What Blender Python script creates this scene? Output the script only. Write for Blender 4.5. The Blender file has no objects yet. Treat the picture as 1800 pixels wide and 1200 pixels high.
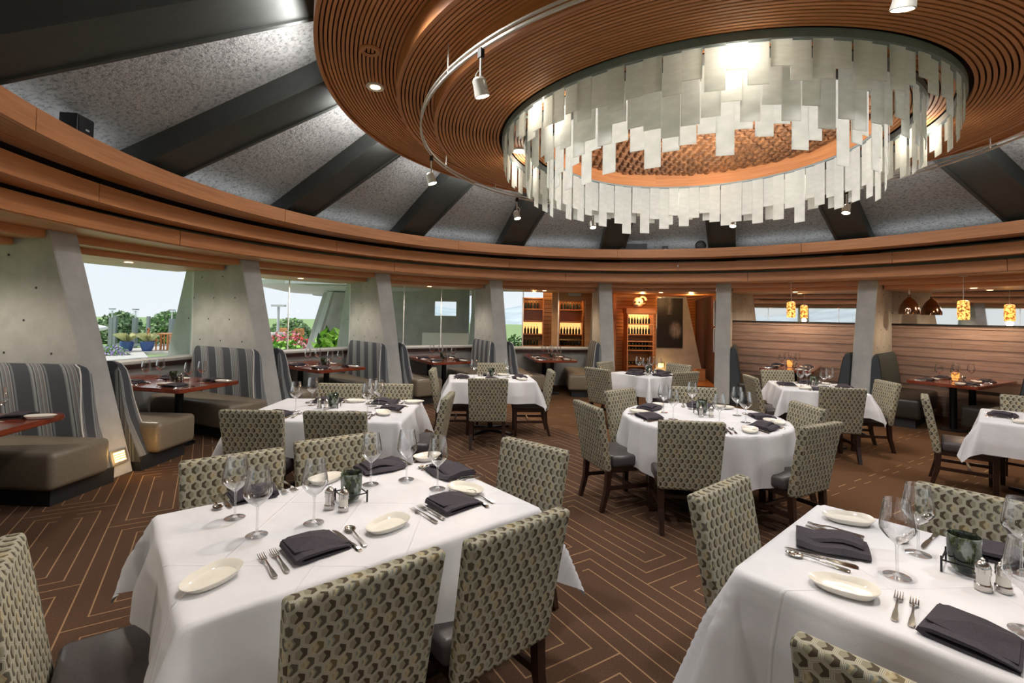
import bpy, bmesh, math, random
from mathutils import Vector, Matrix
random.seed(7)
S = bpy.context.scene
COL = S.collection
PI = math.pi
def rad(a): return a*PI/180
# ---------------------------------------------------------------- camera
cam_d = bpy.data.cameras.new('camera'); cam = bpy.data.objects.new('camera', cam_d); COL.objects.link(cam)
S.camera = cam
cam_d.sensor_width = 36; cam_d.lens = 854.995/1800*36; cam_d.clip_start = .03; cam_d.clip_end = 2000
cam_d.shift_y = -(600-531.2)/1800
EYE = 1.759
_a, _p = rad(1.048), rad(1.579)
F = Vector((0, math.cos(_p), math.sin(_p))); U0 = Vector((0, -math.sin(_p), math.cos(_p))); R0 = Vector((1, 0, 0))
Rv = math.cos(_a)*R0+math.sin(_a)*U0; Uv = -math.sin(_a)*R0+math.cos(_a)*U0
m = Matrix((Rv, Uv, -F)).transposed().to_4x4(); m.translation = (0, 0, EYE); cam.matrix_world = m
# ---------------------------------------------------------------- world
W = bpy.data.worlds.new('world'); S.world = W; W.use_nodes = True
wn = W.node_tree; wn.nodes.clear()
wo = wn.nodes.new('ShaderNodeOutputWorld'); bg = wn.nodes.new('ShaderNodeBackground')
tc = wn.nodes.new('ShaderNodeTexCoord'); sx = wn.nodes.new('ShaderNodeSeparateXYZ'); cr = wn.nodes.new('ShaderNodeValToRGB')
nz = wn.nodes.new('ShaderNodeTexNoise'); nz.inputs['Scale'].default_value = 2.2; nz.inputs['Detail'].default_value = 3
mx = wn.nodes.new('ShaderNodeMixRGB'); mx.blend_type = 'MULTIPLY'; mx.inputs[0].default_value = .12
cr.color_ramp.elements[0].position = 0.0; cr.color_ramp.elements[0].color = (.78, .82, .86, 1)
cr.color_ramp.elements[1].position = .45; cr.color_ramp.elements[1].color = (.66, .74, .83, 1)
wn.links.new(tc.outputs['Generated'], sx.inputs[0]); wn.links.new(sx.outputs['Z'], cr.inputs[0])
wn.links.new(tc.outputs['Generated'], nz.inputs['Vector'])
wn.links.new(cr.outputs[0], mx.inputs[1]); wn.links.new(nz.outputs['Fac'], mx.inputs[2])
wn.links.new(mx.outputs[0], bg.inputs[0]); wn.links.new(bg.outputs[0], wo.inputs[0])
bg.inputs[1].default_value = 1.08
# lamp powers (watts per fitting; the well's is added fill)
E_SOF, E_DISC, E_CH, E_WELL, E_COVE = 60, 108, 26, 1.8, 1.0
# high thin-cloud sun, soft
sd = bpy.data.lights.new('sun', 'SUN'); sd.energy = 3.6; sd.angle = rad(12); sd.color = (1, .96, .9)
so = bpy.data.objects.new('sun', sd); COL.objects.link(so); so.rotation_euler = (rad(42), 0, rad(-75))
S.view_settings.view_transform = 'Standard'; S.view_settings.look = 'None'
S.view_settings.exposure = 0.28; S.view_settings.gamma = 1; S.view_settings.use_curve_mapping = False

# ---------------------------------------------------------------- node helper
class V:
    def __init__(s, nt, sock): s.nt = nt; s.s = sock
    def _m(s, op, b=None, c=None):
        n = s.nt.nodes.new('ShaderNodeMath'); n.operation = op
        s.nt.links.new(s.s, n.inputs[0])
        for i, q in ((1, b), (2, c)):
            if q is None: continue
            if isinstance(q, V): s.nt.links.new(q.s, n.inputs[i])
            else: n.inputs[i].default_value = q
        return V(s.nt, n.outputs[0])
    def __add__(s, o): return s._m('ADD', o)
    def __sub__(s, o): return s._m('SUBTRACT', o)
    def __mul__(s, o): return s._m('MULTIPLY', o)
    def __truediv__(s, o): return s._m('DIVIDE', o)
    def abs(s): return s._m('ABSOLUTE')
    def fl(s): return s._m('FLOOR')
    def fr(s): return s._m('FRACT')
    def lt(s, o): return s._m('LESS_THAN', o)
    def gt(s, o): return s._m('GREATER_THAN', o)
    def mn(s, o): return s._m('MINIMUM', o)
    def mxx(s, o): return s._m('MAXIMUM', o)
    def mix(s, a, b):  # s=factor
        return a*(s*-1+1)+b*s
class Mat:
    def __init__(s, name, rough=.6, metal=0., col=(.5, .5, .5), spec=.5):
        s.m = bpy.data.materials.new(name); s.m.use_nodes = True; s.nt = s.m.node_tree
        s.b = s.nt.nodes['Principled BSDF']; s.b.inputs['Roughness'].default_value = rough
        s.b.inputs['Metallic'].default_value = metal; s.b.inputs['Base Color'].default_value = (*col, 1)
        s.b.inputs['Specular IOR Level'].default_value = spec; s._o = {}
    def co(s, kind='Object', scale=(1, 1, 1)):
        t = s.nt.nodes.new('ShaderNodeTexCoord'); mp = s.nt.nodes.new('ShaderNodeMapping')
        mp.inputs['Scale'].default_value = scale; s.nt.links.new(t.outputs[kind], mp.inputs[0]); return mp.outputs[0]
    def xyz(s, sock):
        n = s.nt.nodes.new('ShaderNodeSeparateXYZ'); s.nt.links.new(sock, n.inputs[0])
        return [V(s.nt, n.outputs[i]) for i in range(3)]
    def noise(s, sock, scale=5, detail=3, rough=.5):
        n = s.nt.nodes.new('ShaderNodeTexNoise'); n.inputs['Scale'].default_value = scale
        n.inputs['Detail'].default_value = detail; n.inputs['Roughness'].default_value = rough
        s.nt.links.new(sock, n.inputs['Vector']); return V(s.nt, n.outputs['Fac'])
    def ramp(s, v, stops, const=False):
        n = s.nt.nodes.new('ShaderNodeValToRGB'); r = n.color_ramp
        if const: r.interpolation = 'CONSTANT'
        while len(r.elements) < len(stops): r.elements.new(.5)
        for e, (p, c) in zip(r.elements, sorted(stops, key=lambda q: q[0])): e.position = p; e.color = (*c, 1)
        s.nt.links.new(v.s, n.inputs[0]); return n.outputs[0]
    def mixc(s, f, a, b, mode='MIX'):
        n = s.nt.nodes.new('ShaderNodeMixRGB'); n.blend_type = mode
        for i, q in ((0, f), (1, a), (2, b)):
            if isinstance(q, V): s.nt.links.new(q.s, n.inputs[i])
            elif isinstance(q, (int, float)): n.inputs[i].default_value = q
            elif isinstance(q, tuple): n.inputs[i].default_value = (*q, 1)
            else: s.nt.links.new(q, n.inputs[i])
        return n.outputs[0]
    def color(s, sock): s.nt.links.new(sock, s.b.inputs['Base Color']); return s
    def bump(s, v, strength=.3, dist=.01):
        n = s.nt.nodes.new('ShaderNodeBump'); n.inputs['Strength'].default_value = strength; n.inputs['Distance'].default_value = dist
        s.nt.links.new(v.s, n.inputs['Height']); s.nt.links.new(n.outputs[0], s.b.inputs['Normal']); return s
    def emit(s, c, st): s.b.inputs['Emission Color'].default_value = (*c, 1); s.b.inputs['Emission Strength'].default_value = st; return s
MT = {}
def plain(name, col, rough=.6, metal=0., var=.12, scale=12, bump=0., kind='Object'):
    M = Mat(name, rough, metal, col); n = M.noise(M.co(kind), scale, 3)
    M.color(M.ramp(n, [(.25, tuple(c*(1-var) for c in col)), (.75, tuple(min(1, c*(1+var)) for c in col))]))
    if bump: M.bump(n, bump, .01)
    MT[name] = M.m; return M.m
def wood(name, dark, light, su=1., sv=14., rough=.42, coat=0., kind='UV', bump=.08):
    M = Mat(name, rough); c = M.co(kind, (su, sv, sv)); n = M.noise(c, 3.2, 5, .62); big = M.noise(M.co(kind, (su*.45, sv*.22, 1)), 1.3, 2)
    a = M.ramp(n, [(.3, dark), (.7, light)]); M.color(M.mixc(.35, a, M.ramp(big, [(.35, tuple(q*.7 for q in dark)), (.7, light)]), 'MIX'))
    M.bump(n, bump, .004)
    if coat: M.b.inputs['Coat Weight'].default_value = coat; M.b.inputs['Coat Roughness'].default_value = .12
    MT[name] = M.m; return M.m
wood('cedar', (.42, .15, .05), (.68, .30, .12), .5, 9)
wood('cedar_slat', (.54, .215, .08), (.66, .29, .115), .4, 20, .58, bump=.02)
wood('cedar_pale', (.48, .24, .10), (.66, .36, .17), .5, 12)
plain('slot_dark', (.055, .018, .009), .9)
wood('plank_red', (.26, .165, .13), (.50, .36, .30), .8, 11, .32)
wood('amber_wood', (.34, .12, .028), (.55, .24, .07), .8, 9, .4)
wood('table_wood', (.21, .035, .014), (.37, .075, .03), 1.2, 10, .18, .8)
wood('leg_wood', (.016, .007, .005), (.045, .018, .012), 3, 20, .3, .3)
wood('teak', (.5, .2, .06), (.75, .36, .14), 2, 14, .6)
# concrete
M = Mat('concrete', .85); c = M.co('Object'); n = M.noise(c, 2.2, 6, .65); n2 = M.noise(c, 45, 3)
M.color(M.ramp(n, [(.3, (.36, .36, .34)), (.55, (.46, .46, .44)), (.75, (.54, .54, .52))])); M.bump(n*.7+n2*.3, .35, .012); MT['concrete'] = M.m
plain('tie_hole', (.06, .055, .05), .9)
M = Mat('shotcrete', .95); c = M.co('Object', (1, 1, 1)); n = M.noise(c, 26, 4, .7); n2 = M.noise(c, 2.0, 3)
M.color(M.mixc(.25, M.ramp(n, [(.36, (.20, .20, .20)), (.47, (.46, .46, .455)), (.7, (.62, .62, .61))]), M.ramp(n2, [(.3, (.26, .26, .25)), (.7, (.42, .42, .41))])))
M.bump(n, .7, .05); MT['shotcrete'] = M.m
plain('beam_grey', (.052, .056, .053), .55, var=.1)
plain('ring_metal', (.22, .26, .27), .5)
plain('ledge_grey', (.20, .22, .22), .6)
plain('black', (.012, .012, .013), .5)
plain('black_metal', (.02, .02, .022), .35, .6)
plain('base_black', (.018, .019, .022), .55)
M = Mat('steel', .22, 1., (.55, .53, .5)); MT['steel'] = M.m
M = Mat('cutlery', .16, 1., (.62, .58, .52)); MT['cutlery'] = M.m
M = Mat('brushed', .35, 1., (.6, .6, .6)); MT['brushed'] = M.m
M = Mat('spot_metal', .45, .3, (.72, .70, .66)); MT['spot_metal'] = M.m
# carpet
M = Mat('carpet', .95, spec=.1); c = M.co('Object'); X, Y, Z = M.xyz(c)
ca, sa = math.cos(rad(122)), math.sin(rad(122))
v = X*ca+Y*sa; u = X*sa-Y*ca
iu = (u/.63).fl(); uu = ((u/.63).fr()-.5)*.63
vv = (((v/1.5)+iu*.37).fr()-.5)*1.5
du = uu.abs()*-1+.315; dv = vv.abs()*-1+.75; d = du.mn(dv)
edge = (((d/.105)+.5).fr()-.5).abs()*.105
gap = (vv.gt(.0))*(uu.abs().lt(.05))
line = edge.lt(.0042)*(gap*-1+1)
plainz = u.gt(4.7)
vm = ((v/.62).fr())*.62
dash = (vm.lt(.009)+(vm-.10).abs().lt(.006))*((u/.36).fr().lt(.45))
line = plainz.mix(line, dash)
n = M.noise(c, 90, 3, .7); n2 = M.noise(c, 1.1, 2)
base = M.ramp(n, [(.3, (.062, .034, .022)), (.7, (.125, .07, .043))])
base = M.mixc(.5, base, M.ramp(n2, [(.35, (.085, .048, .03)), (.65, (.115, .066, .042))]))
base = M.mixc(plainz*.6, base, (.15, .072, .030))  # orange tint puts the warm lamplight into the plain zone's colour
M.color(M.mixc(line*(n*.6+.5), base, (.40, .25, .135))); M.bump(n, .5, .006); MT['carpet'] = M.m
# hexagon upholstery (UV metres)
M = Mat('hex_fabric', .85, spec=.2); X, Y, _ = M.xyz(M.co('UV', (1/.047, 1/.047, 1)))
def cell(ox, oy):
    px, py = X+ox, Y+oy*1.7320508
    ix, iy = (px+.5).fl(), (py/1.7320508+.5).fl()
    return px-ix, py-iy*1.7320508, ix+ox*.5+iy*3.7+oy*11.3
ax, ay, ai = cell(0, 0); bx_, by_, bi = cell(.5, .5)
t = (ax*ax+ay*ay).lt(bx_*bx_+by_*by_)
gx = t.mix(bx_, ax); gy = t.mix(by_, ay); gi = t.mix(bi, ai)
hd = (gx.abs()).mxx(gx.abs()*.5+gy.abs()*.866)
wnz = M.nt.nodes.new('ShaderNodeTexWhiteNoise'); wnz.noise_dimensions = '1D'; M.nt.links.new(gi.s, wnz.inputs['W']); rnd = V(M.nt, wnz.outputs['Value'])
fill = M.ramp(rnd, [(0, (.25, .235, .165)), (.45, (.215, .22, .17)), (.72, (.34, .275, .165)), (.88, (.225, .25, .24))], True)
dk = M.ramp(rnd, [(0, (.075, .058, .038)), (.5, (.10, .09, .065)), (.8, (.15, .12, .065))], True)
tt = gx+gy.abs()*.577
chev = tt.gt(.10)*hd.lt(.375)
cc = M.mixc(chev, fill, dk)
cc = M.mixc(tt.lt(-.02)*tt.gt(-.2)*hd.lt(.375)*rnd.gt(.5), cc, (.40, .35, .22))
ln = hd.gt(.445)+hd.gt(.375)*hd.lt(.405)
cc = M.mixc(ln, cc, (.47, .45, .36)); cc = M.mixc(hd.gt(.49), cc, (.09, .07, .04))
M.color(cc); M.bump(M.noise(M.co('UV'), 500, 2), .15, .002); MT['hex_fabric'] = M.m
# stripe upholstery
M = Mat('stripe_fabric', .85, spec=.2); X, Y, _ = M.xyz(M.co('UV')); f = (X/.36).fr()
dkc = (.075, .08, .092); g1 = (.19, .205, .215); g2 = (.29, .31, .315); ru = (.16, .085, .07)
M.color(M.ramp(f, [(0, dkc), (.36, g1), (.42, dkc), (.455, g2), (.50, ru), (.513, g1), (.58, g2), (.62, ru), (.633, g1), (.70, g2), (.74, dkc), (.775, g2), (.84, g1), (.88, dkc)], True))
M.bump(M.noise(M.co('UV'), 400, 2), .1, .002); MT['stripe_fabric'] = M.m
M = Mat('tweed_fabric', .9, spec=.15); X, Y, _ = M.xyz(M.co('UV')); f = (X/.05).fr()
M.color(M.ramp(f, [(0, (.055, .066, .07)), (.5, (.075, .088, .09)), (.62, (.10, .115, .11)), (.7, (.06, .07, .075))], True)); MT['tweed_fabric'] = M.m
M = Mat('seat_leather', .34); n = M.noise(M.co('Object'), 60, 2); M.color(M.ramp(n, [(.3, (.062, .055, .058)), (.7, (.082, .074, .078))])); M.bump(n, .12, .002); MT['seat_leather'] = M.m
M = Mat('beige_leather', .36); n = M.noise(M.co('Object'), 50, 2); M.color(M.ramp(n, [(.3, (.20, .165, .12)), (.7, (.235, .195, .145))])); M.bump(n, .1, .002); MT['beige_leather'] = M.m
M = Mat('dark_leather', .4); n = M.noise(M.co('Object'), 50, 2); M.color(M.ramp(n, [(.3, (.022, .02, .017)), (.7, (.032, .028, .023))])); MT['dark_leather'] = M.m
M = Mat('linen', .75, spec=.25); n = M.noise(M.co('Object'), 3.0, 4, .6); n2 = M.noise(M.co('Object'), 600, 1)
M.color(M.ramp(n, [(.3, (.66, .665, .695)), (.7, (.75, .755, .785))])); X, Y, Z = M.xyz(M.co('Object')); crs = n*.8+n2*.05
def crease(sn, cs, c0):
    q = ((X*sn-Y*cs-c0)/.007); return (q*q*-1+1).mxx(0)
for sn, cs, c0 in ((.78, .62, 0), (.78, .62, .33), (.78, .62, -.36), (.62, -.78, .12), (.62, -.78, -.5), (0, 1, .21)): crs = crs+crease(sn, cs, c0)*.3
M.bump(crs, .5, .02); MT['linen'] = M.m
M = Mat('napkin', .75, spec=.2); n = M.noise(M.co('Object'), 300, 2); M.color(M.ramp(n, [(.3, (.040, .034, .044)), (.7, (.062, .054, .066))])); M.bump(M.noise(M.co('Object'), 25, 2), .25, .006); MT['napkin'] = M.m
plain('china', (.80, .77, .69), .12, var=.02)
M = Mat('votive_glass', .1); n = M.noise(M.co('Object', (1, 1, .6)), 22, 3, .6)
M.color(M.ramp(n, [(.42, (.02, .03, .025)), (.5, (.10, .12, .05)), (.56, (.30, .36, .34)), (.7, (.45, .50, .48))])); M.b.inputs['Transmission Weight'].default_value = .35; MT['votive_glass'] = M.m
M = Mat('votive_amber', .1, col=(.5, .2, .03)); M.emit((1, .42, .1), .9); MT['votive_amber'] = M.m
def thin_glass(name, tint, refl, rough=.0):
    m_ = bpy.data.materials.new(name); m_.use_nodes = True; nt = m_.node_tree; nt.nodes.clear()
    o = nt.nodes.new('ShaderNodeOutputMaterial'); t_ = nt.nodes.new('ShaderNodeBsdfTransparent'); g = nt.nodes.new('ShaderNodeBsdfGlossy')
    g.inputs['Roughness'].default_value = rough; t_.inputs[0].default_value = (*tint, 1)
    lw = nt.nodes.new('ShaderNodeLayerWeight'); lw.inputs['Blend'].default_value = refl
    mx_ = nt.nodes.new('ShaderNodeMixShader'); nt.links.new(lw.outputs['Facing'] if refl > .3 else lw.outputs['Fresnel'], mx_.inputs[0])
    nt.links.new(t_.outputs[0], mx_.inputs[1]); nt.links.new(g.outputs[0], mx_.inputs[2]); nt.links.new(mx_.outputs[0], o.inputs[0]); MT[name] = m_; return m_
thin_glass('window_glass', (.95, .965, .965), .12)
thin_glass('stemware', (.97, .975, .98), .58, .0)
M = Mat('mirror', .02, 1., (.80, .77, .75)); MT['mirror'] = M.m
# chandelier leaf
m_ = bpy.data.materials.new('frosted_panel'); m_.use_nodes = True; nt = m_.node_tree; nt.nodes.clear()
o = nt.nodes.new('ShaderNodeOutputMaterial'); di = nt.nodes.new('ShaderNodeBsdfDiffuse'); tr = nt.nodes.new('ShaderNodeBsdfTranslucent'); mx_ = nt.nodes.new('ShaderNodeMixShader')
tcn = nt.nodes.new('ShaderNodeTexCoord'); nn = nt.nodes.new('ShaderNodeTexNoise'); nn.inputs['Scale'].default_value = 9; nn.inputs['Detail'].default_value = 6
rp = nt.nodes.new('ShaderNodeValToRGB'); rp.color_ramp.elements[0].position = .3; rp.color_ramp.elements[0].color = (.80, .82, .80, 1); rp.color_ramp.elements[1].position = .7; rp.color_ramp.elements[1].color = (.91, .92, .905, 1)
nt.links.new(tcn.outputs['Object'], nn.inputs['Vector']); nt.links.new(nn.outputs['Fac'], rp.inputs[0])
for q in (di, tr): nt.links.new(rp.outputs[0], q.inputs[0])
mx_.inputs[0].default_value = .70; nt.links.new(di.outputs[0], mx_.inputs[1]); nt.links.new(tr.outputs[0], mx_.inputs[2]); nt.links.new(mx_.outputs[0], o.inputs[0]); MT['frosted_panel'] = m_
for nme, c_, st in (('lamp_warm', (1, .72, .42), 14), ('lamp_amber', (1, .55, .16), 5), ('lit_back_glow', (1, .52, .17), 1.3), ('lamp_white', (1, .88, .7), 30)):
    M = Mat(nme, .5, col=c_); M.emit(c_, st); MT[nme] = M.m
M = Mat('amber_shade', .3); n = M.noise(M.co('Object'), 30, 3); cs = M.ramp(n, [(.4, (.16, .05, .01)), (.6, (1, .5, .12))]); M.color(cs); M.nt.links.new(cs, M.b.inputs['Emission Color']); M.b.inputs['Emission Strength'].default_value = 1.6; MT['amber_shade'] = M.m
M = Mat('copper', .12, 1., (.32, .2, .14)); MT['copper'] = M.m
M = Mat('basket_weave', .6); n = M.noise(M.co('Object'), 14, 3); M.color(M.ramp(n, [(.35, (.10, .04, .014)), (.65, (.27, .11, .036))])); MT['basket_weave'] = M.m
plain('leaf_far', (.24, .33, .17), .9, var=.35, scale=6)  # paler hedge leaf, distance haze mixed into its colour
plain('lawn', (.22, .32, .12), .9, var=.3, scale=18, bump=.5)
plain('patio', (.50, .47, .43), .9, var=.12, scale=3)
plain('leaf', (.13, .30, .05), .7, var=.4, scale=20)
plain('leaf_dark', (.05, .11, .04), .8, var=.4, scale=12)
plain('leaf_bright', (.30, .55, .08), .6, var=.3, scale=12)
plain('straw', (.62, .60, .32), .8, var=.2)
plain('lavender', (.42, .33, .60), .8, var=.2)
plain('petal_pink', (.85, .30, .40), .7, var=.2); plain('petal_red', (.85, .08, .09), .7, var=.2)
plain('blue_glaze', (.05, .10, .30), .3); plain('white_paint', (.75, .75, .73), .6, var=.04); plain('canopy_white', (.52, .54, .54), .7, var=.06)
plain('stucco_green', (.30, .33, .27), .85, var=.05); plain('lamp_post', (.25, .27, .28), .5); plain('orange_brick', (.62, .26, .13), .8)
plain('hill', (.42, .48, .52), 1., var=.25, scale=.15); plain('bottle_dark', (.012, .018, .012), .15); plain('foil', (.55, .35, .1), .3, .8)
plain('bone', (.78, .68, .5), .7, var=.1); plain('candle', (.9, .85, .7), .6)
M = Mat('photo_print', .35, spec=.3); c = M.co('Object', (1, 1, 1)); X, Y, Z = M.xyz(c)
bulb = ((X-.16)*(X-.16)/.05+(Z+.22)*(Z+.22)/.10); sw = M.noise(M.co('Object', (6, 1, 2)), 2.4, 5, .7)
glow = (bulb*-1+1).mxx(0)*.6+((X+.02).abs()*-8+1).mxx(0)*(Z.gt(.25))*.4
M.color(M.ramp((glow+.12)*(sw*1.6), [(0, (.012, .014, .018)), (.25, (.05, .055, .065)), (.7, (.35, .36, .38))])); MT['photo_print'] = M.m

# ---------------------------------------------------------------- mesh helpers
def smooth_by(me, ang=35):
    for p in me.polygons: p.use_smooth = True
    try: me.set_sharp_from_angle(angle=rad(ang))
    except Exception: pass
def mk(name, verts, faces, mat, parent=None, loc=None, rz=None, smooth=False, uv='box', uvs=None):
    me = bpy.data.meshes.new(name); me.from_pydata([tuple(v) for v in verts], [], faces); me.validate()
    L = me.uv_layers.new(name='UVMap')
    if uvs is not None:
        for lp in me.loops: L.data[lp.index].uv = uvs[lp.vertex_index]
    else: boxuv(me, L)
    if mat: me.materials.append(MT[mat])
    if smooth: smooth_by(me)
    return link(name, me, parent, loc, rz)
def boxuv(me, L):
    ext = [max((v.co[i] for v in me.vertices), default=0)-min((v.co[i] for v in me.vertices), default=0) for i in range(3)]
    for p in me.polygons:
        n = p.normal; k = max(range(3), key=lambda i: abs(n[i]))
        ij = {0: (1, 2), 1: (0, 2), 2: (0, 1)}[k]
        for li in p.loop_indices:
            c = me.vertices[me.loops[li].vertex_index].co
            L.data[li].uv = (c[ij[0]], c[ij[1]])
def link(name, me, parent=None, loc=None, rz=None):
    o = bpy.data.objects.new(name, me); COL.objects.link(o)
    if parent is not None: o.parent = parent
    if loc is not None: o.location = loc
    if rz is not None: o.rotation_euler = (0, 0, rz)
    return o
def tag(o, label=None, cat=None, group=None, kind=None):
    if label: o['label'] = label
    if cat: o['category'] = cat
    if group: o['group'] = group
    if kind: o['kind'] = kind
    return o
def thing(name, label, cat, loc=(0, 0, 0), rz=0, group=None):
    o = bpy.data.objects.new(name, None); COL.objects.link(o); o.location = loc; o.rotation_euler = (0, 0, rz); o.empty_display_size = .1
    return tag(o, label, cat, group)
class MB:
    def __init__(s): s.v = []; s.f = []
    def add(s, v, f):
        k = len(s.v); s.v += [tuple(q) for q in v]; s.f += [tuple(i+k for i in q) for q in f]; return s
    def box(s, x0, x1, y0, y1, z0, z1):
        return s.add([(x0, y0, z0), (x1, y0, z0), (x1, y1, z0), (x0, y1, z0), (x0, y0, z1), (x1, y0, z1), (x1, y1, z1), (x0, y1, z1)],
                     [(0, 3, 2, 1), (4, 5, 6, 7), (0, 1, 5, 4), (1, 2, 6, 5), (2, 3, 7, 6), (3, 0, 4, 7)])
    def loft(s, rings, cap=True):
        n = len(rings[0]); v = [p for r in rings for p in r]; f = []
        for i in range(len(rings)-1):
            for j in range(n): f.append((i*n+j, i*n+(j+1) % n, (i+1)*n+(j+1) % n, (i+1)*n+j))
        if cap: f.append(tuple(range(n-1, -1, -1))); f.append(tuple((len(rings)-1)*n+j for j in range(n)))
        return s.add(v, f)
    def lathe(s, prof, seg=20, c=(0, 0, 0), cap=False):
        rings = [[(c[0]+r*math.cos(2*PI*j/seg), c[1]+r*math.sin(2*PI*j/seg), c[2]+z) for j in range(seg)] for r, z in prof]
        return s.loft(rings, cap)
    def tube(s, pts, r, seg=8, cap=True):
        rings = []
        for i, p in enumerate(pts):
            a = Vector(pts[max(i-1, 0)]); b = Vector(pts[min(i+1, len(pts)-1)]); d = (b-a).normalized()
            up = Vector((0, 0, 1)) if abs(d.z) < .9 else Vector((1, 0, 0)); x = d.cross(up).normalized(); y = x.cross(d)
            rr = r[i] if isinstance(r, (list, tuple)) else r
            rings.append([Vector(p)+x*rr*math.cos(2*PI*j/seg)+y*rr*math.sin(2*PI*j/seg) for j in range(seg)])
        return s.loft(rings, cap)
    def obj(s, name, mat, parent=None, loc=None, rz=None, smooth=False, uvs=None): return mk(name, s.v, s.f, mat, parent, loc, rz, smooth, uvs=uvs)
def rbox(name, x0, x1, y0, y1, z0, z1, bev, mat, parent=None, seg=3, loc=None, rz=None, shape=None):
    bm = bmesh.new(); bmesh.ops.create_cube(bm, size=1)
    for v in bm.verts: v.co = Vector(((x0+x1)/2+v.co.x*(x1-x0), (y0+y1)/2+v.co.y*(y1-y0), (z0+z1)/2+v.co.z*(z1-z0)))
    if shape:
        for v in bm.verts: v.co = Vector(shape(*v.co))
    bmesh.ops.bevel(bm, geom=list(bm.edges), offset=bev, segments=seg, affect='EDGES', profile=.5)
    me = bpy.data.meshes.new(name); bm.to_mesh(me); bm.free(); L = me.uv_layers.new(name='UVMap'); boxuv(me, L)
    me.materials.append(MT[mat]); smooth_by(me, 40); return link(name, me, parent, loc, rz)
def kids(o): return [c for c in COL.objects if c.parent == o]
def copy_thing(src, loc, rz, label, group=None, children=None):
    r = src.copy(); COL.objects.link(r); r.location = loc; r.rotation_euler = (0, 0, rz); r['label'] = label
    if group: r['group'] = group
    for c, gs in children:
        q = c.copy(); COL.objects.link(q); q.parent = r
        for g in gs: w = g.copy(); COL.objects.link(w); w.parent = q
    return r
def tree(o): return [(c, kids(c)) for c in kids(o)]
CX, CY = 1.85, 4.847
A0 = 3.06
def AZ(k): return A0+22.5*k
def pol(r, az, z=0): a = rad(az); return (CX+r*math.sin(a), CY+r*math.cos(a), z)
def arc(name, r0, r1, z0, z1, a0, a1, mat, parent=None, seg=None, bev=0):
    """arc bar, rectangular section; uv u=arc length"""
    full = abs(a1-a0) >= 359.9
    n = seg or max(3, int(abs(a1-a0)/360*144)); v = []; uvs = []; f = []
    prof = [(r0, z0), (r0, z1), (r1, z1), (r1, z0)]; pv = [0, z1-z0, z1-z0+abs(r1-r0), 2*(z1-z0)+abs(r1-r0)]
    ro = random.random()*20
    for i in range(n+1):
        a = rad(a0+(a1-a0)*i/n)
        for j, (r, z) in enumerate(prof): v.append((r*math.sin(a), r*math.cos(a), z)); uvs.append((ro+a*(r0+r1)/2, ro+pv[j]))
    for i in range(n):
        for j in range(4): f.append((i*4+j, (i+1)*4+j, (i+1)*4+(j+1) % 4, i*4+(j+1) % 4))
    if not full: f += [(0, 1, 2, 3), (n*4+3, n*4+2, n*4+1, n*4)]
    else: n_ = n
    par = parent is not None
    return mk(name, v, f, mat, parent, None if par else (CX, CY, 0), uvs=uvs)
def disc_ann(name, r0, r1, z, mat, parent=None, th=.01): return arc(name, r0, r1, z, z+th, 0, 360, mat, parent)

# ================================================================ SETTING
floor = tag(MB().lathe([(8.6, -.13), (8.6, 0), (0, 0)], 64, (CX, CY, 0)).obj('floor', 'carpet'), kind='structure')
# ---- fascia rings
BANDS = [('trim_1', 5.51, 3.04, 3.216, 'cedar'), ('trim_2', 5.92, 2.80, 2.98, 'cedar'), ('trim_3', 6.20, 2.58, 2.757, 'cedar')]
for bi_, (nm, r, z0, z1, mt) in enumerate(BANDS):
    root = tag(link(nm, None, loc=(CX, CY, 0)), kind='structure')
    n = 10
    for i in range(n):
        a = i*36+bi_*13+4
        arc('board', r, r+.03, z0, z1, a+.04, a+35.96, mt, root, 16)
# soffits
s1 = tag(link('trim_4', None, loc=(CX, CY, 0)), kind='structure')
for i in range(9): arc('slat', 5.55+i*.026, 5.55+i*.026+.018, 3.045, 3.06, 0, 360, 'cedar_pale', s1)
arc('soffit_board', 5.79, 5.95, 3.045, 3.06, 0, 360, 'cedar', s1)
arc('backing', 5.54, 6.5, 3.075, 3.09, 0, 360, 'slot_dark', s1)
arc('ledge', 5.54, 6.6, 3.13, 3.15, 0, 360, 'ledge_grey', s1)
arc('cove_back', 6.45, 6.48, 2.98, 3.35, 0, 360, 'ledge_grey', s1)
s2 = tag(link('trim_5', None, loc=(CX, CY, 0)), kind='structure')
for i in range(4): arc('slat', 5.955+i*.026, 5.955+i*.026+.018, 2.805, 2.82, 0, 360, 'cedar_pale', s2)
arc('soffit_board', 6.06, 6.23, 2.805, 2.82, 0, 360, 'cedar', s2)
arc('backing', 5.95, 6.6, 2.835, 2.85, 0, 360, 'slot_dark', s2)
s3 = tag(link('trim_6', None, loc=(CX, CY, 0)), kind='structure')
arc('soffit_board', 6.23, 6.73, 2.565, 2.59, 0, 360, 'cedar_pale', s3)
for i in range(16):
    k = i-8; a, b = AZ(k)+1.35, AZ(k+1)-1.35
    arc('step_board', 6.72, 6.745, 2.485, 2.565, a, b, 'cedar', s3, 8)
    arc('soffit_board', 6.745, 7.06, 2.475, 2.49, a, b, 'cedar_pale', s3, 8)
    arc('step_board', 7.05, 7.075, 2.41, 2.48, a+.1, b-.1, 'cedar', s3, 8)
    arc('soffit_board', 7.075, 8.25, 2.40, 2.415, a, b, 'cedar_pale', s3, 8)
arc('roof_slab', 6.5, 9.6, 2.62, 2.95, 0, 360, 'concrete', s3)
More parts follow.
